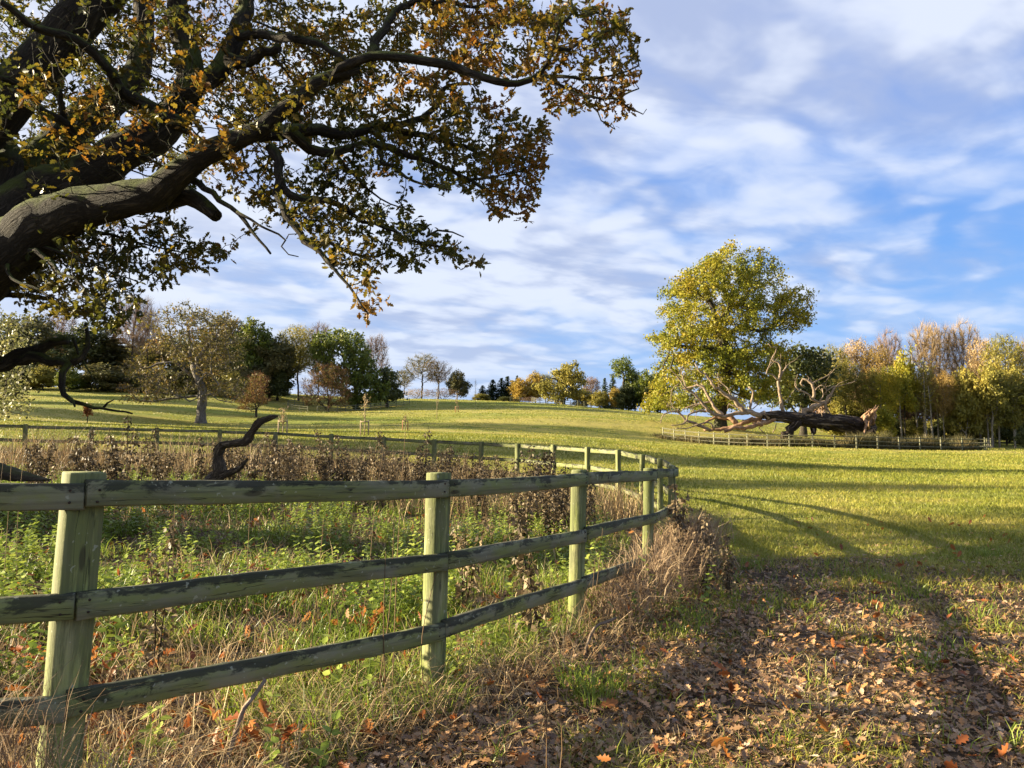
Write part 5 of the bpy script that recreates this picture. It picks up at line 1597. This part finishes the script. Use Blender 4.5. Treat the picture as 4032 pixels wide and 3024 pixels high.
for q_, (L_, w0, w1, d0, d1) in enumerate([([(1000, 440), (870, 485), (760, 515), (640, 525), (560, 550)], 56, 36, -.6, -1.4), ([(880, 455), (760, 470), (640, 505), (470, 540), (380, 540)], 64, 26, .2, .6), ([(600, 440), (560, 440), (480, 425), (400, 460), (370, 490)], 40, 16, .6, .9), ([(660, 480), (620, 440), (590, 415)], 60, 50, .5, .4)]):
    G = Geo()
    deadlimb(G, cz, L_, w0, w1, d0, d1, 10, .12, 120 + q_)
    obj('torn_limb', G.build('torn_limb', True), root, [M_TORN], off)

#%%STUMP
# dead branch lying in the enclosure, with upright curved arm
def px_tube(G, pts, n=12, wob=.06, seed=0, step=.05):
    P = [pt(a, b, d) for a, b, wd, d in pts]; R = [wd / 2 / FPX * d for a, b, wd, d in pts]
    G.tube(*smoothpath(P, R, step), n, True, wob, seed)


c0 = Conv(0, 1500, 1300 / 2212)
def cc(x, y, w_, d): return (*c0(x, y), w_ * c0.s, d)
G = Geo()
px_tube(G, [cc(1400, 700, 95, 10.3), cc(1470, 620, 100, 10.2), cc(1468, 560, 84, 10.2), cc(1465, 490, 66, 10.2), cc(1490, 435, 60, 10.15), cc(1560, 420, 46, 10.1), cc(1640, 408, 50, 10.0), cc(1670, 370, 62, 10), cc(1700, 325, 50, 9.95), cc(1740, 275, 52, 9.9), cc(1790, 255, 44, 9.9), cc(1830, 240, 34, 9.9), cc(1866, 234, 8, 9.9)], 14, .16, 3)
px_tube(G, [cc(1730, 280, 20, 9.9), cc(1732, 258, 14, 9.9), cc(1728, 248, 5, 9.9)], 7, .1, 4)
px_tube(G, [cc(1478, 430, 14, 10.1), cc(1486, 415, 10, 10.1), cc(1492, 408, 4, 10.1)], 6, .1, 5)
px_tube(G, [cc(1460, 640, 70, 10.2), cc(1540, 615, 46, 10.1), cc(1610, 580, 34, 10.0), cc(1640, 545, 26, 9.9), cc(1668, 522, 6, 9.9)], 10, .1, 6)
px_tube(G, [cc(1430, 650, 70, 10.2), cc(1380, 690, 60, 10.0), cc(1330, 730, 40, 9.8)], 10, .1, 8)
bx, by = pt(*c0(1460, 640), 10.2)[:2]
o_ = obj('dead_branch', G.build('dead_branch', True), None, [M_DRIFT])
tag(o_, 'weathered dead branch with a bent arm rising above the near fence rail', 'branch')
G = Geo()
px_tube(G, [cc(-160, 590, 130, 10.0), cc(-40, 600, 120, 9.9), cc(60, 620, 95, 9.8), cc(160, 640, 70, 9.7), cc(260, 655, 36, 9.6), cc(340, 662, 12, 9.5)], 14, .07, 9)
o_ = obj('fallen_log', G.build('fallen_log', True), None, [M_BARK_FAR])
tag(o_, 'dark fallen log lying in the enclosure at the left edge behind the fence', 'log')

#%%PALEBUSH
# pale-leaved bush at the left edge, nearer than the wood
rr = np.random.default_rng(55)
bd = 17.0
A = np.array([pt(max(-60, rr.normal(30, 55)), rr.uniform(1230, 1640), bd + rr.normal() * .9) for _ in range(420)])
bx = -12.4; bz = gz(bx, bd)
N_, par_ = grow([(bx, bd, bz - .2), (bx, bd, bz + .3), (bx + .1, bd, bz + .7)], [-1, 0, 1], A, .16, 9, .22, 110, .03, .2, rr)
par_ = np.asarray(par_)
rad_, _k = radii(par_, .006, 2.2)
GT_ = Geo(); GC_ = Geo()
skeleton_mesh(GT_, N_, par_, rad_, .005)
leaf_cloud(GC_, N_[rad_ < .02], 7, .10, .075, rr, T=QUAD_T, F=QUAD_F, flat=.5)
r_ = empty('field_maple', (bx, bd, bz))
tag(r_, 'pale leaved bushy tree at the far left edge inside the enclosure', 'tree')
obj('trunk', GT_.build('trunk', True), r_, [M_BARK_FAR], (-bx, -bd, -bz)); obj('crown', GC_.build('crown'), r_, [LM_PALE], (-bx, -bd, -bz))

#%%SAPLINGS
# ------------------------------------------------------------------ staked saplings
M_STAKE = plain_mat('stake_timber', [(0.3, (0.20, 0.15, 0.09)), (0.7, (0.38, 0.30, 0.19))], 6, 0.9)
M_TUBE = plain_mat('rusty_tree_guard', [(0.3, (0.30, 0.12, 0.06)), (0.7, (0.42, 0.20, 0.11))], 6, 0.8)


def sapling(px_, by_, top_, label, leafm, guard=False, nleaf=1, stakes=True, dense=False):
    # distance from where its foot meets the ground
    ds = np.linspace(30, 175, 600)
    xs_ = (px_ - 2016) / FPX * ds
    zg = ground(xs_, ds)
    ang = (zg - CAMZ) / ds
    want = (1690 - by_) / FPX
    k_ = int(np.argmax(ang >= want)) if (ang >= want).any() else int(np.argmax(ang))
    d_ = ds[k_]; x_ = xs_[k_]; z_ = zg[k_]
    H_ = pt(px_, top_, d_)[2] - z_
    rr = np.random.default_rng(int(px_))
    r_ = empty('sapling', (x_, d_, z_))
    tag(r_, label, 'sapling', 'young staked trees on the slope')
    G = Geo(); GC_ = Geo()
    G.tube([(0, 0, -.1), (.03, 0, H_ * .35), (0, .03, H_ * .7), (.02, 0, H_)], [.045, .035, .022, .008], 6)
    tips = []
    for q_ in range(26 if not dense else 40):
        t_ = .38 + .55 * rr.random(); a_ = rr.random() * 6.28; L_ = (.2 + .16 * H_ * (1 - t_)) * (0.6 + .8 * rr.random())
        s_ = np.array([.01, 0, H_ * t_]); e_ = s_ + np.array([math.cos(a_) * L_ * .55, math.sin(a_) * L_ * .55, L_])
        G.tube([s_, (s_ * .5 + e_ * .5) + np.array([math.cos(a_), math.sin(a_), 0]) * L_ * .12, e_], [.014, .011, .006], 3)
        tips += [e_, (s_ + e_) / 2]
    leaf_cloud(GC_, np.array(tips), nleaf, .12, .16 if dense else .09, rr)
    obj('stem', G.build('stem', True), r_, [M_STAKE if not dense else M_BARK_FAR]); obj('crown', GC_.build('crown'), r_, [leafm])
    if stakes:
        for sx in (-.24, .24):
            G = Geo(); G.tube([(sx, .05, -.2), (sx, .05, .95)], [.045, .045], 6)
            obj('stake', G.build('stake'), r_, [M_TUBE if guard else M_STAKE])
        G = Geo(); G.tube([(-.26, 0, .85), (.26, 0, .85)], [.04, .04], 5)
        obj('tie_bar', G.build('tie_bar'), r_, [M_STAKE])


sapling(1114, 1718, 1610, 'thin pale sapling between two stakes below the round fence', M_TWIG_TAN)
sapling(1436, 1716, 1555, 'tallest staked sapling on the lower slope', M_TWIG_TAN)
sapling(1596, 1695, 1636, 'small sapling with a rusty guard right of the tallest sapling', M_TWIG_RED, True)
sapling(1720, 1652, 1520, 'bare dark sapling right of the dark copse', LM_OAKGREY, False, 1, False)
sapling(1799, 1624, 1545, 'sapling with an orange guard near the crest', M_TWIG_TAN, True, 1)
sapling(2870 - 1000 + 2, 1598, 1490, 'bare sapling on the skyline between the crest groups', M_TWIG_GREY, False, 1, False)
sapling(345, 1668, 1600, 'russet leaved sapling on the left slope under the dangling branch', LM_RUSSET, False, 5, False, True)

#%%GROUNDCOVER
# ------------------------------------------------------------------ grass, litter, weeds
def blades(G, P, h, wdt, lean, rr, rnd=None, curve=1.0):
    n = len(P)
    a_ = rr.random(n) * 6.283
    side = np.stack([np.cos(a_), np.sin(a_), np.zeros(n)], 1)
    la = rr.random(n) * 6.283
    lv = np.stack([np.cos(la), np.sin(la), np.zeros(n)], 1) * (lean * h)[:, None]
    up = np.array([0, 0, 1.0])
    m1 = P + up * (h * .55)[:, None] + lv * .32 * curve
    tip = P + up * (h * (1 - .25 * np.minimum(lean, 1.5)))[:, None] + lv
    w1 = (wdt / 2)[:, None]
    V = np.stack([P - side * w1, P + side * w1, m1 + side * w1 * .75, tip, m1 - side * w1 * .75], 1).reshape(-1, 3)
    fl = (np.array([0, 1, 2, 4, 4, 2, 3])[None] + (np.arange(n) * 5)[:, None]).ravel()
    G.add(V, fl, np.tile([4, 3], n), np.repeat(rr.random(n) if rnd is None else rnd, 2))


def scatter(n, dmin, dmax, rr, xl=-0.75, xr=.75, power=1.0):
    """points over the visible ground, thinning with distance"""
    u_ = rr.random(n)
    d = dmin * (dmax / dmin) ** (u_ ** power)
    x = (rr.random(n) * (xr - xl) + xl) * d * 1.0
    return x, d


rr = np.random.default_rng(5)
# field grass
G = Geo()
x, y = scatter(420000, 2.0, 60, rr, -.72, .72, .85)
ins = inside(x, y)
lm_ = litter_mask(x, y)
keep = (~ins) & (rr.random(len(x)) > lm_ * .97) | ((~ins) & (vnoise(x, y, .35, 12) > .72) & (rr.random(len(x)) < .35))
x, y = x[keep], y[keep]
dd = y
nz_ = vnoise(x, y, 1.6, 4)
h = (.05 + .05 * rr.random(len(x))) * (.7 + .7 * nz_) * (1 + dd * .012)
wd = .004 + dd * .00055
rn = np.clip(rr.random(len(x)) * .62 + .42 * (vnoise(x, y * .35, 1.1, 8) - .12), 0, 1)
blades(G, np.stack([x, y, ground(x, y) - .01], 1), h, wd * (.7 + .6 * rr.random(len(x))), .4 + .8 * rr.random(len(x)), rr, rn)
tag(obj('grass', G.build('grass'), None, [LM_GRASS]), 'short grazed grass of the open park beyond the fence', 'grass', None, 'stuff')
print('field blades', len(x))

# tussocks on the slope
G = Geo()
n1 = 170000
d_ = 50 * (190 / 50) ** (rr.random(n1) ** .8)
x1 = (rr.random(n1) * 1.5 - .78) * d_
k1 = (vnoise(x1, d_, 2.6, 14) + .6 * (vnoise(x1, d_, .9, 15) - .5) > .42)
x1, d_ = x1[k1], d_[k1]; n1 = len(x1)
rn = np.clip(.22 + rr.random(n1) * .22 + .62 * (vnoise(x1 * .35, d_ * 1.2, 9, 18) * .6 + vnoise(x1 * .4, d_, 2.5, 19) * .4 - .18), 0, 1)
blades(G, np.stack([x1, d_, ground(x1, d_) - .02], 1), .05 + .09 * rr.random(n1) + d_ * .0004, .015 + d_ * .0005 * (.5 + rr.random(n1)), .3 + .9 * rr.random(n1), rr, rn)
tag(obj('rough_grass', G.build('rough_grass'), None, [LM_GRASS]), 'tussocky grass over the slope up to the crest', 'grass', None, 'stuff')

# rank grass inside the enclosure and in tufts along the fence
G = Geo(); GS = Geo()
x, y = scatter(90000, 2.2, 26, rr, -.75, .15, .9)
ins = inside(x, y)
fd = fence_dist(x, y)
tuft = vnoise(x, y, .55, 21)
k1 = ins & (tuft > .55)
x1, y1 = x[k1], y[k1]
n1 = len(x1)
h = (.06 + .17 * rr.random(n1) ** 1.5) * (1 + .02 * y1)
blades(G, np.stack([x1, y1, ground(x1, y1) - .01], 1), h, .0045 + y1 * .0006 + 0 * x1, .3 + .9 * rr.random(n1), rr)
x, y = scatter(60000, 2.2, 12, rr, -.72, .5, .9)
fd = fence_dist(x, y)
k2 = (~inside(x, y)) & (fd < .9) & (vnoise(x, y, .4, 33) > .50 + fd * .28)
x1, y1 = x[k2], y[k2]; n1 = len(x1)
blades(G, np.stack([x1, y1, ground(x1, y1) - .01], 1), .07 + .20 * rr.random(n1) ** 1.6, .004 + y1 * .0005, .3 + .9 * rr.random(n1), rr)
# scattered tufts on the leaf litter
for q_ in range(360):
    tx = rr.uniform(-1.0, 6.5); ty = rr.uniform(2.2, 10)
    if inside(np.array([tx]), np.array([ty]))[0] or vnoise(np.array([tx]), np.array([ty]), 1.1, 91)[0] < .42:
        continue
    n1 = int(8 + 26 * rr.random())
    x1 = tx + rr.normal(0, .07, n1); y1 = ty + rr.normal(0, .07, n1)
    blades(G, np.stack([x1, y1, ground(x1, y1) - .01], 1), .05 + .13 * rr.random(n1), np.full(n1, .0045 + ty * .0005), .2 + .8 * rr.random(n1), rr, np.clip(rr.random(n1) * .5 + rr.random() * .6, 0, 1))
tag(obj('rank_grass', G.build('rank_grass'), None, [LM_RANK]), 'long green grass tufts in and along the fenced enclosure', 'grass', None, 'stuff')

# dry straw stems
x, y = scatter(19000, 2.2, 26, rr, -.75, .2, .9)
k1 = inside(x, y) & (vnoise(x, y, .8, 41) + .5 * (vnoise(x, y, .25, 43) - .5) > .46)
x1, y1 = x[k1], y[k1]; n1 = len(x1)
blades(GS, np.stack([x1, y1, ground(x1, y1) - .01], 1), (.08 + .32 * rr.random(n1) ** 2), .0035 + y1 * .00045, .2 + 1.0 * rr.random(n1), rr)
x, y = scatter(42000, 2.2, 12, rr, -.72, .74, .9)
fd = fence_dist(x, y)
k1 = (~inside(x, y)) & ((fd < .55) | (rr.random(len(x)) < .9 * (vnoise(x, y, .6, 77) > .30)))
x1, y1 = x[k1], y[k1]; n1 = len(x1)
fdk = fd[k1]
blades(GS, np.stack([x1, y1, ground(x1, y1) + .005], 1), np.where(fdk < .5, .08 + .25 * rr.random(n1) ** 2, .03 + .05 * rr.random(n1)), .003 + y1 * .0004, .6 + 1.6 * rr.random(n1), rr)
fpa = np.array(POSTS[9:])
n1 = 12000
s_ = rr.random(n1) * (len(fpa) - 1.001); i0 = s_.astype(int); fr = (s_ - i0)[:, None]
Pq = fpa[i0] * (1 - fr) + fpa[i0 + 1] * fr
cen = np.array([-6.5, 14.0])
Pq = Pq + norm(cen - Pq) * (.15 + 4.5 * rr.random(n1) ** 1.5)[:, None] + rr.normal(0, .15, (n1, 2))
hh = (.30 + .75 * rr.random(n1) ** 1.3) * (.5 + vnoise(Pq[:, 0], Pq[:, 1], 1.2, 17)) * np.clip(.55 + .03 * (4 - Pq[:, 0]) * 2.2, .5, 1.1)
blades(GS, np.stack([Pq[:, 0], Pq[:, 1], ground(Pq[:, 0], Pq[:, 1]) - .02], 1), hh, np.full(n1, .013), .15 + .5 * rr.random(n1), rr)
# thin tall single stems that cross the rails
for (a, b0, b1, d_) in ((1598, 1700, 2060, 4.0), (1560, 2080, 2550, 3.9), (1520, 2170, 2480, 3.85), (1330, 2180, 2420, 4.1), (1260, 2040, 2360, 4.2), (985, 1960, 2200, 5), (2190, 2700, 3000, 2.9), (2180, 2760, 3000, 2.8), (60, 1720, 1960, 5.5), (20, 1700, 1900, 5.2), (110, 1730, 1950, 5.8),
                        (330, 1700, 1900, 7), (1500, 1780, 1900, 7.5), (2360, 2080, 2300, 5.6), (2330, 2180, 2380, 5.4), (1720, 2250, 2500, 3.9), (1450, 2340, 2560, 3.8), (690, 1900, 2100, 5.5)):
    e_ = pt(a + rr.normal(0, 10), b0, d_)
    f_ = pt(a - 40 + rr.normal(0, 30), b1, d_ + .02)
    f_[2] = min(f_[2], gz(f_[0], f_[1]) + .02)
    m_ = (e_ + f_) / 2 + rr.normal(0, .02, 3)
    GS.tube(*smoothpath([f_, m_, e_], [.0028, .0024, .0012], .08), 4, False)
tag(obj('dry_grass', GS.build('dry_grass'), None, [LM_STRAW]), 'dry straw coloured grass stems in and beside the enclosure', 'grass', None, 'stuff')

# dead tangle on the fence corner
G = Geo()
n1 = 2500
t_ = rr.random(n1)
cx_ = np.interp(t_, [0, .35, .7, 1], [.62, 1.35, 1.95, 2.35]) + rr.normal(0, .12, n1) + .03
cy_ = np.interp(t_, [0, .35, .7, 1], [5.9, 7.1, 8.6, 9.6]) + rr.normal(0, .25, n1)
hz = np.interp(t_, [0, .3, .6, 1], [.15, .40, .62, .5]) * rr.random(n1) ** .7
P = np.stack([cx_, cy_, ground(cx_, cy_) + hz * .8], 1)
blades(G, P, .10 + .32 * rr.random(n1), np.full(n1, .008), .4 + 1.6 * rr.random(n1), rr)
drop = rr.random(n1) < .4
P2 = P[drop]
blades(G, P2 - np.array([0, 0, .25]) * rr.random(len(P2))[:, None], .2 + .25 * rr.random(len(P2)), np.full(len(P2), .006), .1 + .4 * rr.random(len(P2)), rr)
# loose grey strands by the first post
n1 = 500
x1 = -1.72 + rr.normal(0, .12, n1); y1 = 2.62 + rr.normal(0, .08, n1)
blades(G, np.stack([x1, y1, ground(x1, y1) + rr.random(n1) * .3], 1), .1 + .3 * rr.random(n1), np.full(n1, .003), .3 + 1.2 * rr.random(n1), rr)
tag(obj('dead_tangle', G.build('dead_tangle'), None, [LM_TANGLE]), 'pinkish brown tangle of dead stems draped over the fence bend', 'dead stems', None, 'stuff')

# fallen leaves
G = Geo()
x, y = scatter(64000, 1.9, 13, rr, -.75, .75, .86)
ins = inside(x, y)
lm_ = litter_mask(x, y)
k1 = (~ins & (rr.random(len(x)) < lm_ + .03) & (vnoise(x, y, .5, 51) + .35 * rr.random(len(x)) > .26)) | (ins & (rr.random(len(x)) < .36))
x1, y1 = x[k1], y[k1]; n1 = len(x1)
R = frames(n1, np.array([0, 0, 1.0]), .55, r=rr)
G.template(OAK_T, OAK_F, np.stack([x1, y1, ground(x1, y1) + .012 + .03 * rr.random(n1) ** 2], 1), R, .026 + .046 * rr.random(n1) ** 1.5, curl=rr.normal(.15, .35, n1), rnd=rr.random(n1))
tag(obj('fallen_leaves', G.build('fallen_leaves'), None, [LM_LITTER]), 'brown oak leaf litter over the worn ground right of the fence', 'leaves', None, 'stuff')
print('litter', n1)
# russet leaf sprays caught in the weeds
SPR = [(150, 2480, 3.3), (60, 2540, 3.3), (930, 2800, 3.2), (1060, 2830, 3.2), (1000, 2760, 3.3), (350, 2640, 3.4), (130, 2300, 4.2), (180, 2280, 4.2), (520, 2060, 6), (760, 2060, 6.5), (1480, 2160, 5.5), (1420, 2140, 5.5), (980, 2060, 6.5), (1350, 2070, 7), (1280, 2470, 4.2), (380, 2260, 4.3)]
G = Geo()
for q_, (a, b, d_) in enumerate(SPR):
    c_p = pt(a, b, d_); c_p[2] = gz(c_p[0], c_p[1]) + .10
    n1 = 14
    P = c_p + rr.normal(0, .08, (n1, 3)) * np.array([1, 1, .6])
    G.template(OAK_T, OAK_F, P, frames(n1, r=rr), .06 + .045 * rr.random(n1), curl=rr.normal(.2, .5, n1), rnd=rr.random(n1))
x, y = scatter(2600, 2.2, 14, rr, -.75, .7, .9)
k1 = inside(x, y) | (rr.random(len(x)) < .22)
x1, y1 = x[k1], y[k1]; n1 = len(x1)
G.template(OAK_T, OAK_F, np.stack([x1, y1, ground(x1, y1) + .02 + .10 * rr.random(n1) ** 2], 1), frames(n1, np.array([0, 0, 1.0]), 1.4, r=rr), .05 + .05 * rr.random(n1), curl=rr.normal(.25, .6, n1), rnd=rr.random(n1))
tag(obj('russet_leaves', G.build('russet_leaves'), None, [LM_RUSSET]), 'bright rust coloured oak leaves caught among the weeds', 'leaves', None, 'stuff')

# nettles
def nettle(seed, H_=.35):
    r5 = np.random.default_rng(seed)
    V = []; tmpl = []
    z = .05; a = r5.random() * 6
    while z < H_:
        for s_ in (0, math.pi):
            aa = a + s_
            sz = (.055 + .03 * r5.random()) * (1.25 - z / H_ * .6)
            dr = np.array([math.cos(aa), math.sin(aa), -.15 + .35 * r5.random()])
            tmpl.append((np.array([0.0, 0, z]), norm(dr), sz))
        a += 1.57 + r5.normal() * .2; z += .04 + .02 * r5.random()
    return tmpl


NT_T = [(0, 0, 0), (.2, .12, .02), (.34, .35, .06), (.24, .65, .05), (0, 1, 0), (-.24, .65, .05), (-.34, .35, .06), (-.2, .12, .02)]
NT_F = [(0, 1, 2, 3, 4), (0, 4, 5, 6, 7)]
G = Geo()
x, y = scatter(7600, 2.6, 22, rr, -.75, .12, .75)
cl = vnoise(x, y, .9, 61)
k1 = inside(x, y) & (cl + .5 * (vnoise(x, y, .35, 62) - .5) > .40 + .2 * (y < 3.6))
xs1, ys1 = x[k1], y[k1]
e1 = rr.random(len(xs1)) < 1.0
# a few outside at the fence foot
_q = np.array([pt(a_, b_q, c_q) for a_, b_q, c_q in ((640, 2900, 3.15), (610, 2930, 3.1), (590, 2900, 3.2), (1760, 2330, 4.1), (1800, 2300, 4.3), (2050, 2300, 5.2), (1990, 2330, 5.1), (2080, 2280, 5.3))])
xs1 = np.concatenate([xs1, _q[:, 0]]); ys1 = np.concatenate([ys1, _q[:, 1]])
xo = np.concatenate([xs1, [.8, 1.1, 1.35, 1.6, 1.75, .95, 1.25, -.05, .25, -.9, -.75]]); yo = np.concatenate([ys1, [5.7, 6.0, 6.2, 6.6, 6.9, 5.9, 6.4, 4.85, 5.1, 2.95, 3.05]])
zs1 = ground(xo, yo)
PP = []; YD = []; SZ = []; RN = []
tm = [nettle(q_, .28 + .12 * q_) for q_ in range(3)]
for q_ in range(len(xo)):
    T_ = tm[int(rr.integers(3))]
    ca = rr.random() * 6.28; sc_ = .42 + .55 * rr.random() ** 1.3; lean_ = rr.normal(0, .18, 2); rb = rr.random() * .5
    ct, st = math.cos(ca), math.sin(ca)
    for (p_, d_, s_) in T_:
        PP.append((xo[q_] + lean_[0] * p_[2], yo[q_] + lean_[1] * p_[2], zs1[q_] + p_[2] * sc_))
        YD.append((d_[0] * ct - d_[1] * st, d_[0] * st + d_[1] * ct, d_[2])); SZ.append(s_ * sc_); RN.append(rb + rr.random() * .5)
    G.tube([(xo[q_], yo[q_], zs1[q_]), (xo[q_] + lean_[0] * .3, yo[q_] + lean_[1] * .3, zs1[q_] + .3 * sc_)], [.003, .002], 3, False)
PP = np.array(PP); YD = np.array(YD)
G.template(NT_T, NT_F, PP, frames(len(PP), np.array([0, 0, 1.0]), .6, YD, rr), np.array(SZ), rnd=np.array(RN))
tag(obj('nettles', G.build('nettles'), None, [LM_NETTLE]), 'green nettles covering the enclosure floor', 'nettles', None, 'stuff')
print('nettle leaves', len(PP))

for nm_, lb_, P_ in (('stick', 'pale bare stick leaning out of the weeds under the lowest rail near the first post', [(1045, 2675, 3.25), (1000, 2740, 3.2), (960, 2790, 3.15), (870, 2885, 3.05)]),
                     ('bent_stem', 'pale bent stem lying low beside the third post', [(2425, 2432, 5.2), (2400, 2445, 5.15), (2340, 2475, 5.05), (2290, 2510, 5.0)])):
    G = Geo()
    Q_ = [pt(*p_) for p_ in P_]
    Q_[-1][2] = gz(Q_[-1][0], Q_[-1][1]) - .02
    G.tube(*smoothpath(Q_, [.007, .009, .010, .008], .05), 6, True, .12, 7)
    tag(obj(nm_, G.build(nm_, True), None, [M_BLEACH]), lb_, 'stick')

# withered docks: individual plants
def dock_mesh(seed, H_):
    r5 = np.random.default_rng(seed)
    GS_ = Geo(); GF = Geo()
    ns = 1 + int(r5.random() * 3)
    for s_ in range(ns):
        lx, ly = r5.normal(0, .12, 2)
        hh = H_ * (.75 + .3 * r5.random())
        pts_ = [(r5.normal(0, .03), r5.normal(0, .03), -.03), (lx * .4, ly * .4, hh * .5), (lx, ly, hh)]
        Q_, RQ_ = smoothpath(pts_, [.006, .005, .002], .12)
        GS_.tube(Q_, RQ_, 5, False)
        nl = int(120 * hh)
        t_ = .12 + .88 * r5.random(nl) ** .75
        ii = np.minimum((t_ * (len(Q_) - 1)).astype(int), len(Q_) - 1)
        a_ = r5.random(nl) * 6.28
        rr_ = r5.random(nl) * .085 * (1.25 - t_ * .75)
        P = Q_[ii] + np.stack([np.cos(a_) * rr_, np.sin(a_) * rr_, r5.normal(0, .03, nl)], 1)
        yd_ = norm(np.stack([np.cos(a_) * .5, np.sin(a_) * .5, -.9 + .5 * r5.random(nl)], 1))
        GF.template(QUAD_T, QUAD_F, P, frames(nl, None, 1, yd_, r5), .035 + .05 * r5.random(nl) * (1.3 - t_), curl=r5.normal(0, .8, nl), rnd=np.clip(r5.random(nl) * .7 + r5.random() * .3, 0, 1))
    return GS_.build('stalk', True), GF.build('withered_leaves')


DK = [dock_mesh(q_ * 3 + 1, .95 + .1 * (q_ % 3)) for q_ in range(6)]
for a_, b_2 in DK:
    a_.materials.append(M_DEADBARK); b_2.materials.append(LM_DOCK)
far_spots = []
for q_ in range(115):
    a = rr.uniform(880, 2330); d_ = rr.uniform(13.5, 19.5)
    if a > 2000: d_ = rr.uniform(10, 15.5)
    far_spots.append(((a - 2016) / FPX * d_, d_))
for q_ in range(34):
    a = rr.uniform(120, 900); d_ = rr.uniform(11, 19)
    far_spots.append(((a - 2016) / FPX * d_, d_))
fs = [(x_, y_) for x_, y_ in far_spots if inside(np.array([x_]), np.array([y_]))[0] and fence_dist(np.array([x_]), np.array([y_]))[0] > .5]
near_sp = [(2110 - 10, 2600, 5.3, .95, 'black withered dock stalk standing at the third rail bay, close in front of the rails'), (2700, 2200, 7.6, .95, 'withered dock right of the dead tangle, tallest one on the path side'), (2770, 2300, 7.0, .7, 'drooping brown dock on the path side beyond the tangle'), (2860, 2290, 7.1, .62, 'short dark dock furthest out on the path'),
           (1840, 2080, 6.2, .9, 'black dock stalk just right of the middle post, inside the fence'), (660, 2590, 4.3, .75, 'brown seed laden dock below the middle rail near the first post'), (2660, 2120, 8.3, 1.1, 'thin tall withered stalk at the end of the fence bend'), (3120, 2290, 6.9, .34, 'low clump of dead dock stubs out on the leaf litter')]
for q_, (x_, y_) in enumerate(fs):
    md = DK[q_ % 6]
    r_ = empty('dead_dock', (x_, y_, gz(x_, y_)), rr.random() * 6.28)
    s_ = .6 + .75 * rr.random()
    r_.scale = (s_ * 1.05, s_ * 1.05, s_)
    r_.rotation_euler = (rr.normal(0, .10), rr.normal(0, .10), r_.rotation_euler.z)
    lft = x_ < -4.6
    tag(r_, 'brown withered dock standing in the rank grass towards the left of the enclosure' if lft else 'dark withered dock in the brown thicket before the far fence', 'dead plant', 'withered docks on the left of the enclosure' if lft else 'withered docks along the far fence')
    obj('stalk', md[0], r_); obj('withered_leaves', md[1], r_)
for q_, (a, b, d_, H_, lb) in enumerate(near_sp):
    x_ = (a - 2016) / FPX * d_
    r_ = empty('dead_dock', (x_, d_, gz(x_, d_)), rr.random() * 6.28)
    r_.scale = (H_, H_, H_)
    tag(r_, lb, 'dead plant')
    md = DK[(q_ * 2 + 1) % 6]
    obj('stalk', md[0], r_); obj('withered_leaves', md[1], r_)
# rough growth along the fallen tree's fence
G = Geo()
n1 = 26000
t_ = rr.random(n1)
fp_ = np.array(FTP[:18])
s_ = t_ * (len(fp_) - 1); i0 = np.minimum(s_.astype(int), len(fp_) - 2); fr = (s_ - i0)[:, None]
P = fp_[i0] * (1 - fr) + fp_[i0 + 1] * fr
P = P + np.stack([rr.normal(0, .5, n1), .6 + 2.2 * rr.random(n1)], 1)
P3 = np.stack([P[:, 0], P[:, 1], ground(P[:, 0], P[:, 1]) - .05], 1)
blades(G, P3, (.4 + 1.1 * rr.random(n1)) * np.clip(.45 + t_ * 1.2, .45, 1.2) * (.25 + 1.1 * vnoise(P[:, 0], P[:, 1], 1.6, 71)), np.full(n1, .05), .2 + .6 * rr.random(n1), rr)
tag(obj('rough_weeds', G.build('rough_weeds'), None, [leaf_mat('rough_weed_stems', [(0.1, (0.05, 0.05, 0.02)), (0.5, (0.10, 0.09, 0.035)), (0.9, (0.20, 0.15, 0.07))], .2, .7, .2, .4, .4)]), 'rough dead weeds behind the fallen tree fence', 'weeds', None, 'stuff')
